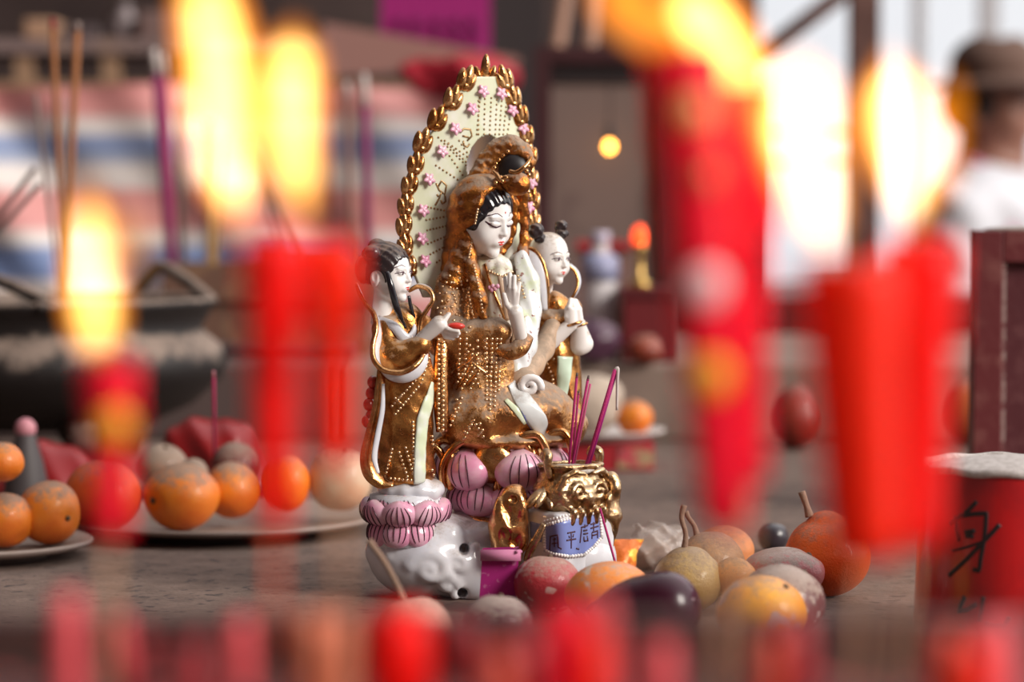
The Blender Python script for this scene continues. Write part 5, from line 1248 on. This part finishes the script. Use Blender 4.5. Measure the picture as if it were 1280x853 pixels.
# ================================================================== person by the window
SKB = mat('tanned_skin', (.30, .135, .095), .5); SHIRT = mat('white_shirt', (.74, .75, .82), .8); HATM = mat('brown_felt', (.16, .095, .075), .9)
PD = 6.05
pe = P(1247, 132, PD)          # eye level
px0, py0 = pe[0] + .035, pe[1]
HT = pe[2] + .11
pr_ = tag(empty('person', (px0 - .02, py0, 0)), 'person in a brown brimmed hat and white shirt standing by the window, looking right', 'person')
YAW = math.radians(62)
def pw(x, y, z):      # body frame: x to the person's left, -y forward
    c, s = math.cos(YAW), math.sin(YAW); return np.array([px0 - .02 + x * c - y * s, py0 + x * s + y * c, z])
hf = head_sdf()
Rp = rot(66, 2); hc = np.array([pe[0] - .01, pe[1], pe[2] + .005])
HS = .235
def f_body(Pt):
    d = _d(Pt, hc); M = Rp.T.astype(np.float32)
    L = [(M[i][0] * d[0] + M[i][1] * d[1] + M[i][2] * d[2]) / np.float32(HS) for i in range(3)]
    o = hf(L) * HS
    sh = pe[2] - .175
    o = smin(o, cap(Pt, hc - np.array([.01, 0, .08]), pw(0, .03, sh - .05), .055, .07), .03)
    o = smin(o, cap(Pt, pw(-.12, .03, sh - .05), pw(.12, .03, sh - .05), .085, .085), .05)
    o = smin(o, cap(Pt, pw(0, .02, sh - .08), pw(0, .03, .92), .13, .125), .06)
    o = smin(o, cap(Pt, pw(-.07, .03, .9), pw(.07, .03, .9), .11, .11), .05)
    for s in (-1, 1):
        o = smin(o, chain(Pt, [pw(s * .185, .03, sh - .05), pw(s * .23, .05, sh - .33), pw(s * .20, -.06, sh - .55)], [.055, .046, .034], .02), .03)
        o = smin(o, ell(Pt, pw(s * .195, -.085, sh - .61), (.035, .035, .05)), .02)
        for k in range(4): o = smin(o, chain(Pt, [pw(s * .195 , -.11 + .018 * k, sh - .63), pw(s * .19, -.115 + .018 * k, sh - .67), pw(s * .182, -.11 + .018 * k, sh - .70 + .006 * abs(k - 1))], [.0095, .0088, .0075]), .006)
        o = smin(o, chain(Pt, [pw(s * .185, -.10, sh - .60), pw(s * .17, -.125, sh - .635), pw(s * .165, -.125, sh - .66)], [.012, .010, .008]), .008)
        o = smin(o, chain(Pt, [pw(s * .09, .03, .86), pw(s * .10, .02, .48), pw(s * .10, .05, .08)], [.09, .062, .042], .03), .04)
        o = smin(o, chain(Pt, [pw(s * .10, .07, .04), pw(s * .115, -.12, .03)], [.04, .03]), .02)
    return smax(o, -(Pt[2] - np.float32(.002)), .005)
mk('body', smesh(f_body, (px0 - .42, py0 - .42, -.01), (px0 + .42, py0 + .42, pe[2] + .2), .0095), SKB, pr_)
sh = pe[2] - .175
def f_shirt(Pt):
    o = cap(Pt, pw(-.12, .03, sh - .05), pw(.12, .03, sh - .05), .098, .098)
    o = smin(o, cap(Pt, pw(0, .02, sh - .08), pw(0, .03, .84), .145, .15), .06)
    o = smin(o, cap(Pt, pw(0, .03, sh + .02), pw(0, .03, sh - .05), .075, .09), .03)
    for s in (-1, 1): o = smin(o, chain(Pt, [pw(s * .185, .03, sh - .05), pw(s * .235, .05, sh - .34), pw(s * .215, -.03, sh - .50)], [.07, .066, .055], .02), .02)
    o = o + .006 * np.sin(45 * Pt[2] + 20 * Pt[0]) * np.sin(30 * Pt[0] + 11 * Pt[2])
    o = smax(o, -(Pt[2] - np.float32(.78)), .01)
    return smax(o, -ell(Pt, pw(0, -.01, sh + .06), (.07, .07, .05)), .01)
mk('shirt', smesh(f_shirt, (px0 - .42, py0 - .42, .7), (px0 + .42, py0 + .42, sh + .1), .011), SHIRT, pr_)
mk('trousers', smesh(lambda Pt: smax(smin(cap(Pt, pw(-.07, .03, .88), pw(.07, .03, .88), .125, .125), np.minimum(*[chain(Pt, [pw(s * .09, .03, .86), pw(s * .10, .02, .48), pw(s * .10, .05, .10)], [.105, .08, .075], .03) for s in (-1, 1)]), .04), -(Pt[2] - np.float32(.1)), .01), (px0 - .35, py0 - .35, .05), (px0 + .35, py0 + .35, 1.05), .012), mat('dark_trousers', (.06, .05, .06), .9), pr_)
ht_ = hc + np.array([.005, 0, .035])
def f_hat(Pt):
    cr_ = ell(Pt, ht_ + np.array([0, 0, .045]), (.098, .098, .072))
    cr_ = smax(cr_, -ell(Pt, ht_ + np.array([0, 0, .125]), (.03, .06, .03)), .02)
    br = smin(cr_, ell(Pt, ht_ + np.array([.02, -.01, .002]), (.165, .15, .014)), .012)
    br = smax(br, -ell(Pt, ht_ + np.array([0, 0, -.03]), (.085, .09, .1)), .005)
    return br
mk('hat', smesh(f_hat, ht_ - np.array([.2, .2, .06]), ht_ + np.array([.22, .2, .16]), .006), HATM, pr_)
mk('hair', smesh(lambda Pt: smax(ell(Pt, hc + np.array([-.012, 0, .02]), (.098, .098, .1)), Pt[2] - np.float32(hc[2] + .05), .01) , hc - .13, hc + .13, .006) if False else uvs(hc + np.array([-.035, .0, 0]), (.075, .085, .07), 20, 14), mat('dark_hair', (.02, .015, .015), .7), pr_)
stp = [pw(-.10, .17, sh - .35), pw(-.105, .14, sh - .08), pw(-.10, .05, sh + .058), pw(-.115, -.04, sh - .02), pw(-.13, -.085, sh - .18), pw(-.11, -.13, sh - .36)]
mk('shoulder_strap', tube(stp, .028, 12, .25, (math.cos(YAW), math.sin(YAW), 0), 6), mat('pink_strap', (.62, .22, .34), .7), pr_)
# ================================================================== candles in the foreground
CD = .93
WAX = mat('red_wax', (.88, .003, .001), .42, spec=.2, sss=.5)
WAXP = mat('crimson_wax', (.88, .005, .03), .42, spec=.2, sss=.5)
WAXO = mat('orange_red_wax', (.88, .018, .002), .42, spec=.2, sss=.5)
STK = mat('bamboo_stick', (.50, .29, .17), .7, col2=(.42, .22, .12), c2s=60); STR = mat('red_dyed_stick', (.62, .09, .03), .7)
WICK = mat('burnt_wick', (.015, .012, .01), .9)
FO = flame_mat('flame_outer', (1., .27, .008), 95.); FI = flame_mat('flame_inner', (1., .70, .20), 200.); FP = flame_mat('flame_pale', (1., .42, .10), 38.)
TRZ = P(640, 786, 1.02)[2]      # top of the sand in the trough
def flame(parent, pts, rad, core=True, d=CD, fm=None, y0=0):
    pp = [P(x, y, d) for x, y in pts]; rr = [r * 1.15 * d / F for r in rad]
    f = mk('flame', tube(pp, rr, 16, .9, None, 6), fm or FO, parent)
    if core:
        k = len(pp); c2 = [pp[0] + (pp[1] - pp[0]) * .3] + pp[1:-1] + [pp[-2] + (pp[-1] - pp[-2]) * .45]
        mk('flame_core', tube(c2, [rr[0] * .5] + [r * .6 for r in rr[1:-1]] + [rr[-1] * .5], 14, .9, None, 6), FI, f)
def candle(lab, top, bot, rt, rb, d, wax, sb, stm, fl, spots=(), grp='lit red candles before the altar', wick=14):
    A = P(*top, d); B = P(*bot, d); k = d / F; ax = (A - B)
    C_ = P(sb, 793, d); C_[2] = TRZ - .03
    o = tag(empty('candle', C_), lab, 'candle', grp)
    n = 14; pts = []; rr = []
    for i in range(n + 1):
        t = i / n; pts.append(B + ax * t); rr.append((rb + (rt - rb) * t) * k)
    pts = [B - ax * .012, B - ax * .008] + pts + [A + ax * .004, A - ax * .012, A - ax * .02]; rr = [.2 * rr[0], .75 * rr[0]] + rr + [rr[-1] * .93, rr[-1] * .72, rr[-1] * .1]
    mk('wax_body', tube(pts, rr, 28, 1, (1, 0, 0)), wax, o)
    dr = [(rt * .9, -.2, .35), (-rt * .8, .3, .22), (rt * .2, -1, .5), (-rt * .5, -.8, .3)]
    for sx, sy, L in dr:
        s0 = A + np.array([sx * k, sy * rt * k * .55, 0]); mk('wax_drip', tube([s0 - ax * .0 - np.array([0, 0, .001]), s0 - ax * L * .5, s0 - ax * L], [.003, .0026, .0034], 8), wax, o)
    mk('stick', tube([B + ax * .03, (B + C_) / 2, C_], 5.5 * k, 10), stm, o)
    wk = A - ax * .02; mk('wick', tube([wk, A + np.array([.001, 0, wick * k])], .0012, 6), WICK, o)
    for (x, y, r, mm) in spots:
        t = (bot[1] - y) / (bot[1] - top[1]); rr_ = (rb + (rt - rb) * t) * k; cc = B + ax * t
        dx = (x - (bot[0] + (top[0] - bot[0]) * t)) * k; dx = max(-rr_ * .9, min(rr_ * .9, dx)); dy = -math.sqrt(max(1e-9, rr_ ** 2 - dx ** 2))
        mk('glow_spot', uvs(cc + np.array([dx, dy + .0015, 0]), (r * k, .004, r * 1.12 * k), 20, 12), mm, o)  # round blurred glows on the wax, painted as bright discs
    if fl: flame(o, *fl[0], d=d, **(fl[1] if len(fl) > 1 else {}))
    for extra in (fl[2:] if fl else ()): flame(o, *extra[0], d=d, **extra[1])
    return o
GO = mat('orange_glow_paint', (1., .42, .02), .35); PW = mat('pale_pink_glow_paint', (.92, .62, .66), .35); GT = mat('tan_glow_paint', (.88, .42, .14), .35); GN = mat('olive_glow_paint', (.48, .22, .07), .4)
candle('short lit red candle with a painted orange glow standing by itself at the left', (136, 452), (138, 668), 30, 22, 0.948, WAXP, 132, STK,
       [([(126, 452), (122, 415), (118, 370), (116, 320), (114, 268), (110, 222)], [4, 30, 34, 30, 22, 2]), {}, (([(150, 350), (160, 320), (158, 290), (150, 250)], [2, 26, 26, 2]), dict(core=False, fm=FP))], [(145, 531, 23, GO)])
candle('left candle of the lit pair left of the statue', (338, 292), (342, 655), 34, 22, 0.931, WAX, 345, STR,
       [([(300, 296), (290, 230), (282, 170), (278, 110), (270, 50), (258, -10), (250, -40)], [3, 34, 44, 46, 44, 36, 3])])
candle('right candle of the lit pair left of the statue', (412, 300), (420, 585), 30, 20, 0.956, WAXO, 432, STK,
       [([(385, 300), (372, 215), (364, 160), (364, 110), (366, 66), (370, 22)], [3, 30, 37, 38, 32, 2])])
candle('tall lit crimson candle with painted orange and pink glows right of the statue', (855, 62), (905, 655), 45, 30, 0.907, WAXP, 896, STK,
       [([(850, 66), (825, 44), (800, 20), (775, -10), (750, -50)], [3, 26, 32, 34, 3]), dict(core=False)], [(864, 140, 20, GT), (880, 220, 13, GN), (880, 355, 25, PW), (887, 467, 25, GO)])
candle('plain pink red candle touching the spotted crimson one', (932, 105), (938, 600), 27, 22, 0.972, WAXP, 920, STK,
       [([(978, 222), (958, 170), (930, 112), (898, 58), (866, 8), (830, -45)], [3, 30, 42, 46, 42, 4])])
candle('stout lit orange red candle at right, before the pillar', (1060, 330), (1082, 695), 60, 46, 0.915, WAXO, 1062, STK,
       [([(1046, 335), (1022, 260), (1008, 200), (1002, 150), (1000, 105), (998, 62)], [3, 34, 48, 52, 42, 3])])
candle('lit red candle rightmost of all, in front of the person', (1150, 300), (1138, 680), 44, 38, 0.948, WAX, 1112, STK,
       [([(1145, 302), (1138, 235), (1130, 190), (1124, 150), (1118, 110), (1112, 60)], [3, 34, 44, 48, 40, 3]), {}, (([(1165, 262), (1178, 220), (1184, 160), (1187, 120), (1184, 85)], [2, 20, 18, 16, 2]), dict(core=False))])
# trough that carries the candles
TW = mat('scorched_wood', (.045, .018, .017), .8, bump=.6, bscale=60, col2=(.085, .04, .036), c2s=14, c2=(.4, .65))
y0 = CAM[1] + .80; y1 = CAM[1] + 1.03; xa, xb = P(-420, 0, .95)[0], P(1720, 0, .95)[0]
rk = tag(empty('candle_trough', (0, (y0 + y1) / 2, 0)), 'scorched wooden trough of sand holding the candles and stubs in front', 'candle stand')
zt6 = TRZ + .004
mk('trough_wall', merge(box((xa, y0, zt6 - .09), (xb, y0 + .015, zt6)), box((xa, y1 - .015, zt6 - .09), (xb, y1, zt6)), box((xa, y0 + .015, zt6 - .09), (xa + .015, y1 - .015, zt6)), box((xb - .015, y0 + .015, zt6 - .09), (xb, y1 - .015, zt6)), box((xa, y0, zt6 - .1), (xb, y1, zt6 - .088))), TW, rk, smooth=False)
sm_ = smesh(lambda Pt: Pt[2] - np.float32(TRZ - .012) + .004 * wob(Pt, 60, 1) + np.clip(np.float32(TRZ - .06) - Pt[2], 0, 1) * 5, (xa + .013, y0 + .012, TRZ - .05), (xb - .013, y1 - .012, TRZ + .012), .008)
mk('sand', sm_, mat('dark_ashy_sand', (.03, .014, .013), .95, bump=.8, bscale=300, col2=(.07, .03, .027), c2s=40, c2=(.45, .6), spk=(50, (.40, .05, .05), .60, .66)), rk)
for sx in (xa + .03, xb - .03):
    for sy in (y0 + .03, y1 - .03): mk('leg', box((sx - .018, sy - .018, 0), (sx + .018, sy + .018, zt6 - .098)), TW, rk, smooth=False)
# burnt-down stubs in the trough
PKW = mat('faded_pink_wax', (.78, .09, .11), .5); DKW = mat('dark_crimson_wax', (.32, .010, .018), .4); SAL = mat('salmon_wax', (.66, .18, .09), .5); BRK = mat('brick_wax', (.60, .06, .03), .45)
STB = [(84, 742, 20, 1.14, PKW, 'faded pink candle stub leaning at the far left of the trough'), (150, 768, 10, 1.18, PKW, 'thin pink stub right of the small candle stick'), (178, 790, 14, 1.1, DKW, 'dark crimson stub right of the thin pink stub'),
       (300, 772, 17, 1.16, PKW, 'round pink stub left of the red candle stick'), (390, 764, 22, 1.12, SAL, 'salmon stub between the left pair of sticks'), (425, 766, 20, 1.08, SAL, 'salmon stub in front of the pale stick of the left pair'), (500, 762, 40, 1.14, WAX, 'fat bright red stub below the peach'),
       (575, 775, 26, 1.2, DKW, 'dark crimson stub beside the fat red one'), (655, 790, 30, 1.1, DKW, 'broad dark crimson stub below the plum'), (705, 756, 34, 1.15, WAXP, 'bright crimson stub below the red apple'), (748, 742, 26, 1.19, PKW, 'pink stub leaning against the bright crimson one'), (742, 790, 22, 1.07, WAXO, 'orange red stub in front of the bright crimson one'),
       (826, 800, 22, 1.1, PKW, 'pink stub below the aubergine'), (990, 770, 26, 1.16, DKW, 'dark crimson stub below the mottled yellow fruit'), (965, 792, 18, 1.08, BRK, 'brick red stub left of the right candle sticks'), (1180, 790, 22, 1.12, BRK, 'brick red stub left of the ash tin'), (1240, 776, 30, 1.15, PKW, 'pink stub in front of the ash tin'), (1215, 806, 26, 1.07, WAXO, 'orange red stub before the ash tin'), (240, 800, 22, 1.08, DKW, 'dark crimson stub at the front left of the trough'), (620, 812, 22, 1.06, BRK, 'brick red stub at the front middle of the trough')]
for i, (px, py, r, d, m_, lab) in enumerate(STB):
    d *= .82
    A = P(px, py, d); k = d / F; B = A.copy(); B[2] = TRZ - .035; B[0] += .004 * math.sin(i * 2.1); rr = r * k
    pts = [B, B + (A - B) * .5, B + (A - B) * .85, A, A - (A - B) * .06, A - (A - B) * .08]
    o = tag(mk('candle_stub', tube(pts, [rr * 1.05, rr * 1.0, rr * .96, rr * .72, rr * .4, rr * .05], 20, 1, (1, 0, 0)), m_, loc=B), lab, 'candle stub', 'burnt candle stubs in the trough')
    mk('wick', tube([A - (A - B) * .1, A + np.array([.001, 0, .006])], .0011, 6), WICK, o)
# ================================================================== light and camera
w = bpy.data.worlds.new('daylight'); SC.world = w; w.use_nodes = True
N_ = w.node_tree.nodes; L_ = w.node_tree.links; bg = N_['Background']
tcw = N_.new('ShaderNodeTexCoord'); dp = N_.new('ShaderNodeVectorMath'); dp.operation = 'DOT_PRODUCT'; L_.new(tcw.outputs['Generated'], dp.inputs[0]); dp.inputs[1].default_value = (.62, .50, .60)
mr = N_.new('ShaderNodeValToRGB'); L_.new(dp.outputs['Value'], mr.inputs[0]); e = mr.color_ramp.elements
e[0].position = 0; e[0].color = (.06, .042, .038, 1); e[1].position = 1.0; e[1].color = (1.0, .98, .97, 1)
for p_, c_ in ((.18, (.12, .092, .085, 1)), (.42, (.25, .225, .215, 1)), (.54, (.42, .43, .455, 1)), (.66, (.47, .475, .49, 1)), (.80, (.85, .83, .82, 1))):
    x_ = e.new(p_); x_.color = c_
L_.new(mr.outputs[0], bg.inputs[0]); bg.inputs[1].default_value = 1.9
def lamp(nm, kind, loc, to, e, col, **k):
    l = bpy.data.lights.new(nm, kind); l.energy = e; l.color = col
    for a_, v in k.items(): setattr(l, a_, v)
    o = bpy.data.objects.new(nm, l); COL.objects.link(o); o.location = loc
    o.rotation_euler = (Vector(to) - Vector(loc)).to_track_quat('-Z', 'Y').to_euler(); return o
lamp('sun', 'SUN', (3.2, -2.2, 3.2), (0, 0, 1.15), 3.1, (1, .93, .84), angle=math.radians(22))
cam = bpy.data.cameras.new('camera'); co = bpy.data.objects.new('camera', cam); COL.objects.link(co)
co.location = CAM; co.rotation_euler = (PI / 2 - TILT, 0, 0)
cam.sensor_width = 36; cam.sensor_fit = 'HORIZONTAL'; cam.lens = F / 1280 * 36; cam.clip_end = 60
cam.dof.use_dof = True; cam.dof.focus_distance = 2.235; cam.dof.aperture_fstop = 3.6
SC.camera = co
SC.view_settings.view_transform = 'Standard'; SC.view_settings.look = 'None'; SC.view_settings.gamma = 1; SC.view_settings.exposure = 0.12
SC.view_settings.use_curve_mapping = False
SC.cycles.use_denoising = True; SC.cycles.max_bounces = 8; SC.cycles.transparent_max_bounces = 16
